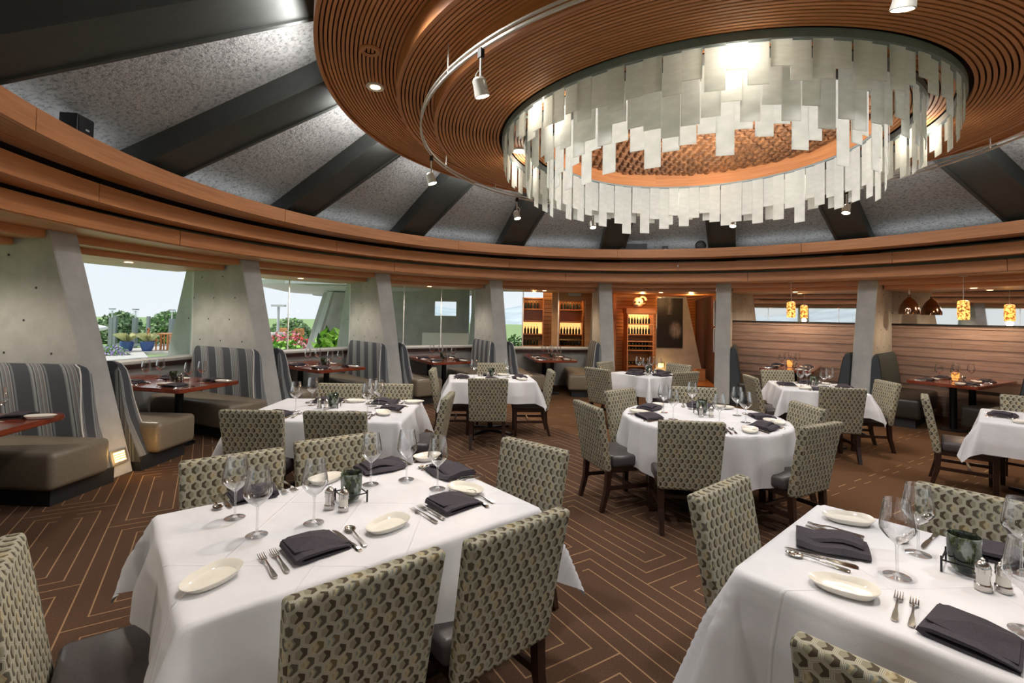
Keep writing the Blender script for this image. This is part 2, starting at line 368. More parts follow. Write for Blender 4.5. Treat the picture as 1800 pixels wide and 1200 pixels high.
# ---- cone ceiling between the beams
ceil = tag(link('ceiling', None, loc=(CX, CY, 0)), kind='structure')
def zc(r): return 3.50+.45*(5.6-r)
for k in range(16):
    a0, a1 = AZ(k)-.01, AZ(k+1)+.01; v = []; f = []
    rr = [.6, 2, 3.4, 4.4, 5.2, 6.0, 6.6]
    for i in range(5):
        a = rad(a0+(a1-a0)*i/4)
        for r in rr: v.append((r*math.sin(a), r*math.cos(a), zc(r)))
    nn_ = len(rr)
    for i in range(4):
        for j in range(nn_-1): f.append((i*nn_+j, i*nn_+j+1, (i+1)*nn_+j+1, (i+1)*nn_+j))
    n0 = len(v); v += [(x, y, z+.12) for x, y, z in v]; f += [tuple(reversed([q+n0 for q in g])) for g in f]
    mk('panel', v, f, 'shotcrete', ceil)
MB().lathe([(.62, zc(.6)+.02), (.62, zc(.6)+.2), (.0, zc(.6)+.25)], 16).obj('crown_cap', 'beam_grey', ceil)
for k in range(16):
    bt = thing('ceiling_beam', 'dark grey roof beam', 'beam', pol(6.4, AZ(k), zc(6.4)-.25), -rad(AZ(k)), 'radial roof beams')
    w = .24; v = []
    z0 = zc(6.4)-.25
    for r, d0, d1 in ((6.4, -.25, .1), (.8, -.25, .1)):
        for x in (-w, w):
            for dd in (d0, d1): v.append((x, r-6.4, zc(r)+dd-z0))
    mk('beam_body', v, [(0, 1, 3, 2), (4, 6, 7, 5), (0, 4, 5, 1), (2, 3, 7, 6), (0, 2, 6, 4), (1, 5, 7, 3)], 'beam_grey', bt)
    for s in (-1, 1):
        v = []
        for r in (6.4, .8):
            for x in (s*(w-.02), s*(w+.02)):
                for dd in (-.27, -.24): v.append((x, r-6.4, zc(r)+dd-z0))
        mk('edge_strip', v, [(0, 1, 3, 2), (4, 6, 7, 5), (0, 4, 5, 1), (2, 3, 7, 6), (0, 2, 6, 4), (1, 5, 7, 3)], 'beam_grey', bt)
# beam labels by where they run
BL = {-5: 'nearest broad dark beam crossing the top left corner of the ceiling', -4: 'dark roof beam rising from above the leftmost window pillar', -3: 'dark roof beam over the second striped booth, third from the top left',
      -2: 'dark roof beam meeting the fascia above the pillar right of the flower window', -1: 'dark roof beam meeting the fascia left of the wine room', 0: 'dark roof beam landing beside the black box on the ledge',
      1: 'dark roof beam ending behind the hanging panels with the round black fixture beside it', 2: 'dark roof beam landing above the pillar with the two dark booths', 3: 'dark roof beam at the right edge behind the rightmost track spotlight'}
for o in list(COL.objects):
    if o.name.startswith('ceiling_beam'):
        i = 0 if o.name == 'ceiling_beam' else int(o.name.split('.')[1]); k = i if i < 8 else i-16
        o['label'] = BL.get(k, 'dark grey roof beam behind the viewpoint, outside the photograph')
        if k in BL: del o['group']
# ---- pillars
OUTB = 8.85
def pillar(k, label, group=None):
    t = thing('concrete_pillar', label, 'pillar', pol(7.2, AZ(k)), -rad(AZ(k)), group)
    h = .155
    prof = [(5.93, 0), (6.72, 2.70), (8.0, 2.70), (OUTB, 0)]
    v = []
    for x in (-h, h):
        for r, z in prof: v.append((x, r-7.2, z))
    bm = bmesh.new(); vs = [bm.verts.new(q) for q in v]
    bm.faces.new([vs[i] for i in (0, 1, 2, 3)]); bm.faces.new([vs[i] for i in (7, 6, 5, 4)])
    for i in range(4): j = (i+1) % 4; bm.faces.new([vs[i], vs[i+4], vs[j+4], vs[j]])
    bmesh.ops.recalc_face_normals(bm, faces=bm.faces)
    bmesh.ops.bevel(bm, geom=list(bm.edges), offset=.012, segments=1, affect='EDGES')
    me = bpy.data.meshes.new('shaft'); bm.to_mesh(me); bm.free(); boxuv(me, me.uv_layers.new(name='UVMap')); me.materials.append(MT['concrete']); link('shaft', me, t)
    if -5 <= k <= 3:
        for s in (-1, 1):
            for zi, z in enumerate((1.28, 1.62, 1.96, 2.30)):
                r0 = 5.93+.79*z/2.7; 
                for j in range(3):
                    r = r0+.3+j*.52+(.22 if zi % 2 else 0)
                    if r > 8.0: continue
                    MB().lathe([(.0, .003), (.011, .003), (.014, 0), (.014, -.004)], 8).obj('tie_hole', 'tie_hole', t).matrix_local = Matrix.Translation((s*h, r-7.2, z)) @ Matrix.Rotation(s*PI/2, 4, 'Y')
    return t
PL = {-5: 'concrete pillar at the far left edge, mostly outside the frame', -4: 'leftmost whole concrete pillar with a louvred foot light', -3: 'leaning concrete pillar between the lawn window and the flower window',
      -2: 'leaning concrete pillar between the flower window and the patio window', -1: 'concrete pillar between the patio window and the wine room', 0: 'concrete pillar between the wine room and the passage',
      1: 'concrete pillar right of the passage, beside a dark booth', 2: 'concrete pillar between the two dark booths of the right wall', 3: 'concrete pillar beyond the right edge of the frame'}
pill = {}
for k in range(-8, 8): pill[k] = pillar(k, PL.get(k, 'concrete pillar of the window ring behind the viewpoint'), None if k in PL else 'pillars behind the viewpoint')
# foot light on pillar
def foot_light(loc, rx, rz, label):
    t = thing('step_light', label, 'light', loc, rz); t.rotation_euler = (rx, 0, rz)
    MB().box(-.1, .1, -.02, .0, -.075, .075).obj('frame', 'brushed', t)
    MB().box(-.065, .065, -.024, -.018, -.05, .05).obj('glow', 'lamp_amber', t)
    for i in range(3): MB().box(-.065, .065, -.034, -.022, -.028+i*.024, -.02+i*.024).obj('louvre', 'brushed', t)
    return t
# ---- windows, sills, low walls
RG = 7.90
def chord(k, r):   # half width of bay at radius r between pillars
    return r*math.tan(rad(11.25))-.155
wi = 0
for k in range(-8, 8):
    b = AZ(k)+11.25
    loc = pol(0, b); rz = -rad(b)
    rr = RG*math.cos(rad(11.25)); hw = RG*math.sin(rad(11.25))-.15
    if k == 0: continue
    base = pol(rr, b)
    if k in (1, 2, 3):                         # panelled wall with mirror band
        w = tag(link('wall_panelled', None, loc=base, rz=rz), kind='structure')
        MB().box(-hw-.1, hw+.1, .03, .15, 0, 2.62).obj('wall_core', 'plank_red', w)
        zz = 0.0; i = 0
        while zz < 1.70:
            hgt = .092; d = .0 if i % 2 else .012; d += random.uniform(0, .006)
            xs = [-hw, random.uniform(-.9, .9), hw]
            for a_, b_ in zip(xs[:-1], xs[1:]): MB().box(a_+.001, b_-.001, -d, .035, zz+.003, min(zz+hgt, 1.71)).obj('plank', 'plank_red', w)
            zz += hgt; i += 1
        mb = MB().box(-hw, hw, .0, .02, 1.745, 2.47).obj('mirror', 'mirror', w)
        MB().box(-hw, hw, -.03, .03, 1.715, 1.745).obj('mirror_shelf', 'black_metal', w)
        continue
    wi += 1
    w = tag(link('window_%d' % wi, None, loc=base, rz=rz), kind='structure')
    nm = {-4: 1, -3: 2, -2: 3, -1: 3}.get(k, 2)
    z0 = 1.02 if k != -1 else .98
    for i in range(nm):
        xa = -hw+2*hw*i/nm; xb = -hw+2*hw*(i+1)/nm
        MB().box(xa+.006, xb-.006, -.006, .006, z0, 2.42).obj('pane', 'window_glass', w)
        if i: MB().box(xa-.008, xa+.008, -.012, .012, z0, 2.42).obj('mullion', 'white_paint', w)
    for s in (-1, 1): MB().box(s*hw-.015, s*hw+.015, -.02, .02, z0, 2.42).obj('edge_strip', 'white_paint', w)
    MB().box(-hw-.1, hw+.1, -.02, .12, z0-.03, z0).obj('window_sill', 'white_paint', w)
    wl = tag(link('wall_below_window', None, loc=base, rz=rz), kind='structure')
    MB().box(-hw-.1, hw+.1, -.06, .12, 0, z0-.03).obj('low_wall', 'concrete', wl)
    MB().box(-hw-.02, hw+.02, -.16, -.02, z0-.13, z0-.06).obj('ledge', 'leg_wood', wl)

# ================================================================ DISC
disc = thing('slatted_ceiling_disc', 'great round cedar slat canopy hanging under the roof in three steps', 'ceiling canopy', (CX, CY, 3.5))
def darc(name, r0, r1, z0, z1, mat, par=None):
    o = arc(name, r0, r1, z0-3.5, z1-3.5, 0, 360, mat, par or disc); return o
def slats(r0, r1, z, n, mat='cedar_slat'):
    p = (r1-r0)/n
    for i in range(n): darc('slat', r0+i*p, r0+i*p+p*.66, z, z+.03, mat)
    darc('backing', r0, r1, z+.035, z+.05, 'slot_dark')
slats(2.97, 3.57, 3.82, 19); slats(2.64, 2.93, 3.67, 9); slats(2.01, 2.60, 3.51, 18)
darc('rim_board', 3.57, 3.60, 3.80, 4.08, 'cedar'); darc('step_board', 2.93, 2.965, 3.665, 3.86, 'cedar'); darc('step_board', 2.60, 2.635, 3.505, 3.70, 'cedar')
darc('top_cover', 1.6, 3.58, 3.87, 3.9, 'slot_dark')
slats(1.765, 1.925, 3.53, 5); slats(1.53, 1.70, 3.53, 5)
darc('well_wall', 1.47, 1.50, 3.48, 3.66, 'cedar')
# basket weave in the central well (too many to count singly)
mb = MB(); st = .085
for i in range(-17, 18):
    for j in range(-17, 18):
        x, y = i*st, j*st
        if math.hypot(x, y) > 1.44: continue
        up = (i+j) % 2
        L_, W_ = (.05, .032) if up else (.032, .05)
        zt = .125+.05*(1-math.hypot(x, y)/1.44)
        mb.add([(x-L_, y-W_, zt+.02), (x+L_, y-W_, zt+.02), (x+L_, y+W_, zt+.02), (x-L_, y+W_, zt+.02), (x-L_*.5, y-W_*.8, zt-.02), (x+L_*.5, y-W_*.8, zt-.02), (x+L_*.5, y+W_*.8, zt-.02), (x-L_*.5, y+W_*.8, zt-.02)],
               [(0, 1, 5, 4), (1, 2, 6, 5), (2, 3, 7, 6), (3, 0, 4, 7), (7, 6, 5, 4)])
wv = mb.obj('basket_weave', 'basket_weave', disc, loc=(0, 0, .0)); wv['kind'] = 'stuff'
MB().lathe([(1.5, .20), (.0, .20)], 32).obj('well_top', 'slot_dark', disc)
# recessed lights in the disc
for i, (x, y, z, lab, ring_only) in enumerate([(-1.28, 4.37, 3.815, 'lit round downlight in the left of the slatted canopy', 0), (-1.15, 3.76, 3.815, 'unlit round ceiling rose above the lit downlight', 1), (-.62, 6.45, 3.815, 'small lit downlight low in the far left rim of the canopy', 0),
        (3.62, 4.42, 3.525, 'lit downlight between the rings of hanging panels, right side', 0), (.05, 5.15, 3.525, 'lit downlight between the rings of hanging panels, left side', 0), (4.6, 6.6, 3.815, 'downlight in the far right rim of the canopy', 0), (5.0, 3.6, 3.815, 'downlight in the right rim of the canopy', 0), (2.4, 1.6, 3.815, 'downlight in the near rim of the canopy overhead', 0)]):
    t = thing('downlight', lab, 'light', (x, y, z), 0, 'downlights of the round canopy')
    MB().lathe([(.045, -.004), (.075, -.012), (.085, 0), (.085, .01), (.05, .01)], 24).obj('trim_ring', 'cedar' if ring_only else 'spot_metal', t, smooth=True)
    MB().lathe([(.05, .0), (.048, .02), (0, .025)] if ring_only else [(.052, -.003), (.0, -.002)], 20).obj('lens', 'black' if ring_only else 'lamp_warm', t)
# ================================================================ CHANDELIER
ch = thing('chandelier', 'huge round chandelier of frosted white hanging panels in three rings', 'chandelier', (CX, CY, 3.5))
PR = {'w': .116}
pm = bpy.data.meshes.new('strip'); _b = MB().box(-.0615, .0615, -.0025, .0025, -1, 0); pm.from_pydata(_b.v, [], _b.f); boxuv(pm, pm.uv_layers.new(name='UVMap')); pm.materials.append(MT['frosted_panel'])
for (R, n, l0, l1) in ((1.95, 98, .15, .31), (1.73, 87, .26, .47), (1.505, 76, .34, .62)):
    rg = arc('ring_rail', R-.025, R+.03, -.035, .02, 0, 360, 'ring_metal', ch)
    last = 0
    for i in range(n):
        a = 360*i/n+random.uniform(-.2, .2)
        # hung in short and long turns so that neighbours step up and down
        l = random.uniform(l0, l1); 
        if abs(l-last) < .05: l = l0+l1-l
        last = l
        rr_ = R+(.010 if i % 2 else -.010)
        o = link('strip', pm, rg); o.location = (rr_*math.sin(rad(a)), rr_*math.cos(rad(a)), -.03); o.rotation_euler = (0, 0, -rad(a)); o.scale = (1, 1, l)
for a in (70, 160, 250, 340):
    MB().tube([(1.5*math.sin(rad(a)), 1.5*math.cos(rad(a)), 0), (1.96*math.sin(rad(a)), 1.96*math.cos(rad(a)), 0)], .012, 6).obj('cross_bar', 'ring_metal', ch)
# ================================================================ TRACK
tr_ = thing('light_track', 'thin curved metal track hanging below the slatted canopy', 'track', (CX, CY, 3.45))
arc('rail', 2.742, 2.758, -.008, .008, 0, 360, 'spot_metal', tr_)
arc('rail', 2.742, 2.758, .03, .042, 0, 360, 'spot_metal', tr_)
for a in range(-170, 190, 24): MB().tube([(2.75*math.sin(rad(a)), 2.75*math.cos(rad(a)), 0), (2.75*math.sin(rad(a)), 2.75*math.cos(rad(a)), .24)], .006, 6).obj('hanger', 'spot_metal', tr_)
SPL = {-131: 'large lit track spotlight left of the hanging panels', -84: 'track spotlight low at the left end of the canopy', -41: 'small track spotlight just under the left panels', -13: 'small track spotlight under the middle of the far panels', 31: 'small track spotlight under the right part of the far panels', 61: 'track spotlight against the dark beam at the right', -177: 'lit track spotlight at the top edge of the frame'}
for a, lab in SPL.items():
    x, y, _ = pol(2.75, a)
    t = thing('spotlight', lab, 'spotlight', (x, y, 3.45), -rad(a), 'track spotlights')
    MB().box(-.018, .018, -.014, .014, -.06, .0).obj('adapter', 'black', t)
    MB().tube([(0, 0, -.06), (0, 0, -.2)], .008, 8).obj('stem', 'spot_metal', t)
    MB().tube([(.02, 0, -.13), (.05, 0, -.15), (.055, 0, -.19), (.02, 0, -.23)], .004, 6).obj('cable', 'white_paint', t)
    tilt = Matrix.Translation((0, 0, -.25)) @ Matrix.Rotation(rad(-18), 4, 'X')
    o = MB().lathe([(.0, .06), (.03, .06), (.042, .045), (.045, -.02), (.05, -.055), (.044, -.058)], 18).obj('can', 'spot_metal', t, smooth=True); o.matrix_local = tilt
    o = MB().lathe([(.043, -.05), (.0, -.048)], 18).obj('lens', 'lamp_white', t); o.matrix_local = tilt
    o = MB().box(-.058, -.045, -.008, .008, -.02, .03).obj('knob', 'spot_metal', t); o.matrix_local = tilt
# ---- soffit downlights over the booths
SL = {-4: 'small downlight in the soffit over the lawn window booth', -3: 'small downlight in the soffit over the flower window booth', -2: 'small downlight in the soffit over the patio window booth', -1: 'small downlight in the soffit before the wine room',
      0: 'small downlight in the soffit over the passage', 1: 'small downlight in the soffit over the first dark booth', 2: 'small downlight in the soffit over the right wall booth'}
for k in range(-8, 8):
    b = AZ(k)+11.25
    t = thing('recessed_light', SL.get(k, 'small downlight in the soffit behind the viewpoint'), 'light', pol(7.35, b, 2.398), 0, 'soffit downlights')
    MB().lathe([(.05, -.004), (.07, -.006), (.075, .0)], 20).obj('trim_ring', 'spot_metal', t, smooth=True)
    MB().lathe([(.05, -.003), (0, -.003)], 20).obj('lens', 'lamp_warm', t)
# ---- things on the ledge
def ledge_box(name, az, r, w, d, h, label, cat, logo=False):
    t = thing(name, label, cat, pol(r, az, 3.15), -rad(az))
    rbox('cabinet', -w/2, w/2, -d/2, d/2, 0, h, .01, 'black', t, 2)
    MB().box(-w/2+.015, w/2-.015, -d/2-.006, -d/2+.001, .015, h-.015).obj('grille', 'black_metal', t)
    if logo: MB().box(-.012, .03, -d/2-.009, -d/2-.005, h*.5, h*.56).obj('badge', 'brushed', t)
    return t
ledge_box('loudspeaker', -97.5, 5.64, .2, .14, .24, 'small black loudspeaker on the cove ledge at the left', 'speaker', True)
ledge_box('loudspeaker', 14.2, 5.66, .12, .12, .15, 'tiny black loudspeaker on the far cove ledge', 'speaker', True)
ledge_box('equipment_case', 7.6, 5.66, .56, .16, .2, 'wide black case on the cove ledge beside the beam', 'case')
t = ledge_box('equipment_case', 12.0, 5.66, .26, .18, .06, 'flat black box between the wide case and the tiny loudspeaker', 'case')
t = thing('projector_horn', 'round black fixture beside the beam above the passage', 'fixture', pol(5.60, 21.4, 3.15), -rad(23))
MB().lathe([(0, .0), (.10, .0), (.11, .03), (.11, .06), (.07, .08), (.0, .08)], 20).obj('drum', 'black', t, smooth=True).matrix_local = Matrix.Translation((0, .04, .13)) @ Matrix.Rotation(PI/2, 4, 'X')
MB().box(-.03, .03, -.03, .03, 0, .2).obj('bracket', 'black_metal', t)
# ================================================================ BOOTHS
def booth_bench(k, s, style, label):
    fab, lea = ('stripe_fabric', 'beige_leather') if style else ('tweed_fabric', 'dark_leather')
    t = thing('booth_bench', label, 'booth', pol(6.8, AZ(k)), -rad(AZ(k)), 'striped booths' if style else 'dark booths')
    R = 6.8; rout = 7.62
    rows = [(.10, 5.87, .15), (.36, 5.97, .135), (.55, 6.04, .125), (.75, 6.09, .11), (.95, 6.12, .095), (1.08, 6.15, .08), (1.15, 6.19, .06), (1.18, 6.26, .035)]
    rings = []; uvs = []
    for z, rin, th in rows:
        x0 = .162+(.035 if z > 1.1 else 0)*(z-1.1)/.08; x1 = .175+th+.06*(1-z/1.18)+.01
        ring = [(s*x0, rin-R, z), (s*x1, rin-R+.01, z), (s*x1, rout-R, z), (s*x0, rout-R, z)]
        rings.append(ring)
    mb = MB(); 
    # dense lofts so that the stripe UVs stay even
    v = []; f = []
    for ring in rings:
        pts = []
        for j in range(4):
            a, b = Vector(ring[j]), Vector(ring[(j+1) % 4]); n = 4 if j % 2 == 0 else 8
            for q in range(n): pts.append(a.lerp(b, q/n))
        v.append(pts)
    mb.loft(v, True)
    uvs = [(p[1]+5+abs(p[0])*2.0-p[2]*.08, p[2]) for p in mb.v]
    b = mb.obj('backrest', fab, t, smooth=True, uvs=uvs)
    pts = [(s*(.175+.085+.06), rin-R+.008, z) for z, rin, th in rows[1:-1]]
    MB().tube([(s*(x1_), y_, z_) for (x1_, y_, z_) in [(.188+th+.06*(1-z/1.18), rin-R+.008, z) for z, rin, th in rows]], .006, 6).obj('piping', 'white_paint' if style else 'black', b)
    x0, x1 = sorted((s*.30, s*.90))
    rbox('seat_cushion', x0, x1, 5.78-R, rout-R, .15, .49, .055, lea, t, 4)
    x0, x1 = sorted((s*.17, s*.82))
    MB().box(x0, x1, 5.86-R, rout-R, 0, .15).obj('plinth', 'base_black', t)
    return t
BB = [(-5, 1, 'striped booth at the far left edge, its back turned off frame'), (-4, -1, 'striped booth with beige seat nearest the left edge of the frame'), (-4, 1, 'beige seated booth just right of the leftmost pillar'),
      (-3, -1, 'striped booth in front of the second pillar, facing the lawn window table'), (-3, 1, 'striped booth behind the second pillar, facing the flower window table'),
      (-2, -1, 'striped booth at the right end of the flower window'), (-2, 1, 'striped booth with orange lit seat right of the third pillar'), (-1, -1, 'striped booth at the right end of the patio window'),
      (-1, 1, 'striped booth left of the table before the wine room'), (0, -1, 'striped booth right of the table before the wine room')]
for k, s, l in BB: booth_bench(k, s, True, l)
for k, s, l in [(1, 1, 'dark tweed booth at the left end of the first panelled bay'), (2, -1, 'narrow dark tweed booth left of the right wall pillar'), (2, 1, 'large dark tweed booth right of the right wall pillar'), (3, -1, 'dark booth at the far right behind the post table')]: booth_bench(k, s, False, l)
TT = .80
def booth_table(k, label, col='table_wood', rin=5.87, hw=.47):
    b = AZ(k)+11.25
    t = thing('booth_table', label, 'table', pol(6.75, b), -rad(b), 'booth tables')
    def sh(x, y, z): return x, y, z
    bm = bmesh.new(); y0 = rin-6.75; y1 = .9; c = .07
    pts = [(-hw+c, y0), (hw-c, y0), (hw-c*.3, y0+c*.3), (hw, y0+c), (hw, y1), (-hw, y1), (-hw, y0+c), (-hw+c*.3, y0+c*.3)]
    lo = [bm.verts.new((x, y, TT-.05)) for x, y in pts]; hi = [bm.verts.new((x, y, TT)) for x, y in pts]
    bm.faces.new(hi); bm.faces.new(lo[::-1])
    for i in range(8): j = (i+1) % 8; bm.faces.new((lo[i], lo[j], hi[j], hi[i]))
    bmesh.ops.bevel(bm, geom=list(bm.edges), offset=.008, segments=2, affect='EDGES')
    me = bpy.data.meshes.new('table_top'); bm.to_mesh(me); bm.free(); boxuv(me, me.uv_layers.new(name='UVMap')); me.materials.append(MT[col]); smooth_by(me, 30); link('table_top', me, t)
    for y in (-.35, .5):
        MB().lathe([(.05, .02), (.05, TT-.06)], 16, (0, y, 0)).obj('column', 'black_metal', t, smooth=True)
        MB().lathe([(.0, .03), (.09, .03), (.2, .012), (.2, 0), (0, 0)], 24, (0, y, 0)).obj('base', 'black_metal', t, smooth=True)
        MB().box(-.2, .2, y-.12, y+.12, TT-.062, TT-.05).obj('bracket', 'black_metal', t)
    return t
for k, l in [(-5, 'red wood booth table cut by the left edge'), (-4, 'red wood booth table under the lawn window'), (-3, 'red wood booth table under the flower window'), (-2, 'red wood booth table under the patio window'), (-1, 'red wood booth table before the wine room'),
             (1, 'red topped post table in the first panelled bay'), (2, 'red topped post table in the right panelled bay')]: booth_table(k, l)
# ================================================================ DINING CHAIR
def make_chair():
    t = thing('dining_chair', 'proto', 'chair', (0, 0, 0))
    rbox('seat', -.25, .25, -.19, .28, .395, .50, .03, 'seat_leather', t, 3)
    def sh(x, y, z):
        k = (z-.36)/.58; return (x*(1+.03*k), y-.105*max(0, k)**1.1, z)
    bm = bmesh.new(); n = 7; prof = []
    for i in range(n+1):
        z = .36+.58*i/n
        hw = .243+.012*i/n; y1 = -.19; y0 = -.262
        ring = []
        for x, y in ((-hw, y0), (hw, y0), (hw, y1), (-hw, y1)): xx, yy, zz = sh(x, y, z); ring.append(bm.verts.new((xx, yy, zz)))
        prof.append(ring)
    for i in range(n):
        for j in range(4): bm.faces.new((prof[i][j], prof[i][(j+1) % 4], prof[i+1][(j+1) % 4], prof[i+1][j]))
    bm.faces.new(prof[0][::-1]); bm.faces.new(prof[-1]); bmesh.ops.recalc_face_normals(bm, faces=bm.faces)
    ed = [e for e in bm.edges if not (abs(e.verts[0].co.z-e.verts[1].co.z) < .01 and .37 < e.verts[0].co.z < .93)]
    bmesh.ops.bevel(bm, geom=ed, offset=.022, segments=3, affect='EDGES', profile=.6)
    me = bpy.data.meshes.new('backrest'); bm.to_mesh(me); bm.free(); boxuv(me, me.uv_layers.new(name='UVMap')); me.materials.append(MT['hex_fabric']); smooth_by(me, 50); bk = link('backrest', me, t)
    for x in (-.215, .215):
        mb = MB(); 
        mb.loft([[(x-.02, .2, 0), (x+.02, .2, 0), (x+.02, .24, 0), (x-.02, .24, 0)], [(x-.024, .2, .4), (x+.024, .2, .4), (x+.024, .25, .4), (x-.024, .25, .4)]]); mb.obj('leg', 'leg_wood', t)
        mb = MB(); mb.loft([[(x-.018, -.30, 0), (x+.018, -.30, 0), (x+.018, -.264, 0), (x-.018, -.264, 0)], [(x-.022, -.25, .2), (x+.022, -.25, .2), (x+.022, -.205, .2), (x-.022, -.205, .2)], [(x-.024, -.24, .4), (x+.024, -.24, .4), (x+.024, -.19, .4), (x-.024, -.19, .4)]]); mb.obj('leg', 'leg_wood', t)
        MB().box(x-.01, x+.01, -.24, .21, .19, .225).obj('stretcher', 'leg_wood', t)
    MB().box(-.215, .215, .02, .042, .195, .225).obj('stretcher', 'leg_wood', t)
    MB().box(-.225, .225, -.2, .24, .35, .40).obj('seat_rail', 'leg_wood', t)
    return t
chair0 = make_chair(); ctree = tree(chair0); first = [True]
def chair(bx, by, fdeg, label, group):
    """bx,by = middle of the top of the back; fdeg = direction it faces, degrees from +x"""
    a = rad(fdeg); x, y = bx+.33*math.cos(a), by+.33*math.sin(a); rz = a-PI/2
    if first[0]:
        first[0] = False; chair0.location = (x, y, 0); chair0.rotation_euler = (0, 0, rz); chair0['label'] = label; chair0['group'] = group; return chair0
    return copy_thing(chair0, (x, y, 0), rz, label, group, ctree)
G = lambda n: 'chairs at the '+n
n1 = 'front left table'; n2 = 'second table on the left'; n3 = 'small square table in the middle distance'; nr = 'round table'; n5 = 'far table before the passage'; n6 = 'table before the dark booths'; n7 = 'table at the right edge'; n8 = 'front right table'
for x, y, f, l, g in [
    (-.43, 1.57, 130, 'large patterned chair back at the bottom centre, nearest to the viewer', n1), (.05, 1.95, 131, 'patterned chair at the near right corner of the front left table', n1), (.16, 3.16, 229, 'patterned chair at the right end of the front left table', n1),
    (-1.57, 2.80, -52, 'patterned chair behind the pair of glasses on the front left table', n1), (-1.14, 3.23, -55, 'patterned chair on the far side of the front left table, by its far corner', n1), (-1.64, 1.58, 37, 'patterned chair with grey seat in the bottom left corner', n1),
    (-2.14, 4.05, 90, 'patterned chair at the left of the near side of the second table', n2), (-1.45, 4.06, 90, 'patterned chair at the right of the near side of the second table', n2), (-1.97, 5.66, -90, 'low seen patterned chair behind the second table, left one', n2), (-1.40, 5.72, -90, 'low seen patterned chair behind the second table, right one', n2), (-.63, 5.0, 178, 'patterned chair seen edge on at the right end of the second table', n2),
    (-.29, 6.34, 92, 'patterned chair seen square from behind at the middle distance table', n3), (-1.18, 7.35, 3, 'patterned chair at the left end of the middle distance table', n3), (.62, 7.42, 183, 'patterned chair at the right end of the middle distance table', n3), (-.33, 8.42, -88, 'patterned chair hidden behind the votive of the middle distance table', n3),
    (.73, 4.63, 18, 'patterned chair at the left of the round table, its dark seat in full view', nr), (1.25, 5.60, -50, 'patterned chair at the far left of the round table', nr), (1.46, 3.93, 84, 'patterned chair seen square from behind at the near side of the round table', nr), (2.22, 5.90, -103, 'patterned chair at the far side of the round table, behind the green votive', nr), (2.92, 4.80, 180, 'patterned chair at the right of the round table, partly hidden', nr), (2.49, 3.91, 119, 'patterned chair at the near right of the round table', nr),
    (1.39, 7.86, 38, 'patterned chair at the near left of the far table before the passage', n5), (1.75, 9.10, -40, 'patterned chair at the far left of the far table before the passage', n5), (3.05, 8.85, 212, 'patterned chair at the far right of the far table before the passage', n5), (2.72, 7.55, 118, 'patterned chair at the near right of the far table before the passage', n5),
    (4.12, 6.05, 80, 'patterned chair seen from behind before the dark booth table', n6), (5.27, 6.82, 172, 'patterned chair at the right of the table before the dark booths', n6), (3.52, 7.17, -8, 'patterned chair at the left of the table before the dark booths', n6), (4.43, 8.12, -95, 'patterned chair at the far side of the table before the dark booths', n6),
    (4.68, 5.52, -40, 'patterned chair seen edge on at the left of the right edge table', n7), (4.95, 4.12, 48, 'chair cut by the right edge of the frame at the near side of its table', n7), (5.98, 5.60, 222, 'sliver of a patterned chair behind the right edge table', n7),
    (1.05, 2.44, -50, 'tall patterned chair at the left corner of the front right table', n8), (2.29, 2.36, 222, 'patterned chair behind the glasses of the front right table', n8), (.93, 1.11, 42, 'rounded patterned chair back at the bottom edge, before the front right table', n8)]:
    chair(x, y, f, l, G(g))
# ================================================================ CLOTHED TABLES
def cloth_mesh(hx, hy, over, round_=None, seed=1, rc=.035):
    rnd = random.Random(seed); ph = [rnd.uniform(0, 6.28) for _ in range(6)]
    if round_: HX = HY = round_+over; N = 96
    else: HX, HY = hx+over, hy+over; N = 84
    v = []; f = []
    for i in range(N+1):
        for j in range(N+1):
            x = -HX+2*HX*i/N; y = -HY+2*HY*j/N
            if round_:
                sq = 1-.30*min(abs(x), abs(y))/(max(abs(x), abs(y)) or 1); x, y = x*sq, y*sq; rho = math.hypot(x, y) or 1e-6; d = max(0, rho-round_); dx, dy = x/rho, y/rho; cx, cy = (x, y) if d == 0 else (dx*round_, dy*round_)
                th = math.atan2(dy, dx); fold = .028*math.sin(9*th+ph[0])+.022*math.sin(14*th+ph[1])+.010*math.sin(23*th+ph[2])
                out = min(1, d/.25)*(fold*.85+.02)+.02*d
                z = -d+.010*math.sin(3*th+ph[3])*min(1, d/.1)
            else:
                cx = max(-hx+rc, min(hx-rc, x)); cy = max(-hy+rc, min(hy-rc, y)); ex, ey = x-cx, y-cy; dd = math.hypot(ex, ey)
                if dd > rc: dx, dy = ex/dd, ey/dd; d = dd-rc; cx += dx*rc; cy += dy*rc
                else: d = 0; dx = dy = 0; cx, cy = x, y
                corner = 2*abs(dx*dy)   # 1 on the diagonal
                w = (cx*abs(dy)+cy*abs(dx))
                fold = .022*math.sin(w*11+ph[0])+.014*math.sin(w*19+ph[1])
                out = min(1, d/.2)*(fold+.026)+d*(.06+.34*corner**1.6)
                z = -d*math.sqrt(max(.3, 1-(.06+.34*corner**1.6)**2))
            if d == 0:
                cr_ = .0
                for c0, ang in ((.0, .9), (.28, .9), (-.3, -.7)):
                    q = abs(x*math.sin(ang)-y*math.cos(ang)-c0); cr_ += .0035*math.exp(-(q/.008)**2)
                z = cr_+.0008*math.sin(x*23+ph[4])*math.sin(y*19+ph[5])
            soft = .02
            zz = z if d == 0 else z-0*soft
            v.append((cx+dx*out, cy+dy*out, zz))
    for i in range(N):
        for j in range(N): k = i*(N+1)+j; f.append((k, k+N+1, k+N+2, k+1))
    return v, f
tables = {}
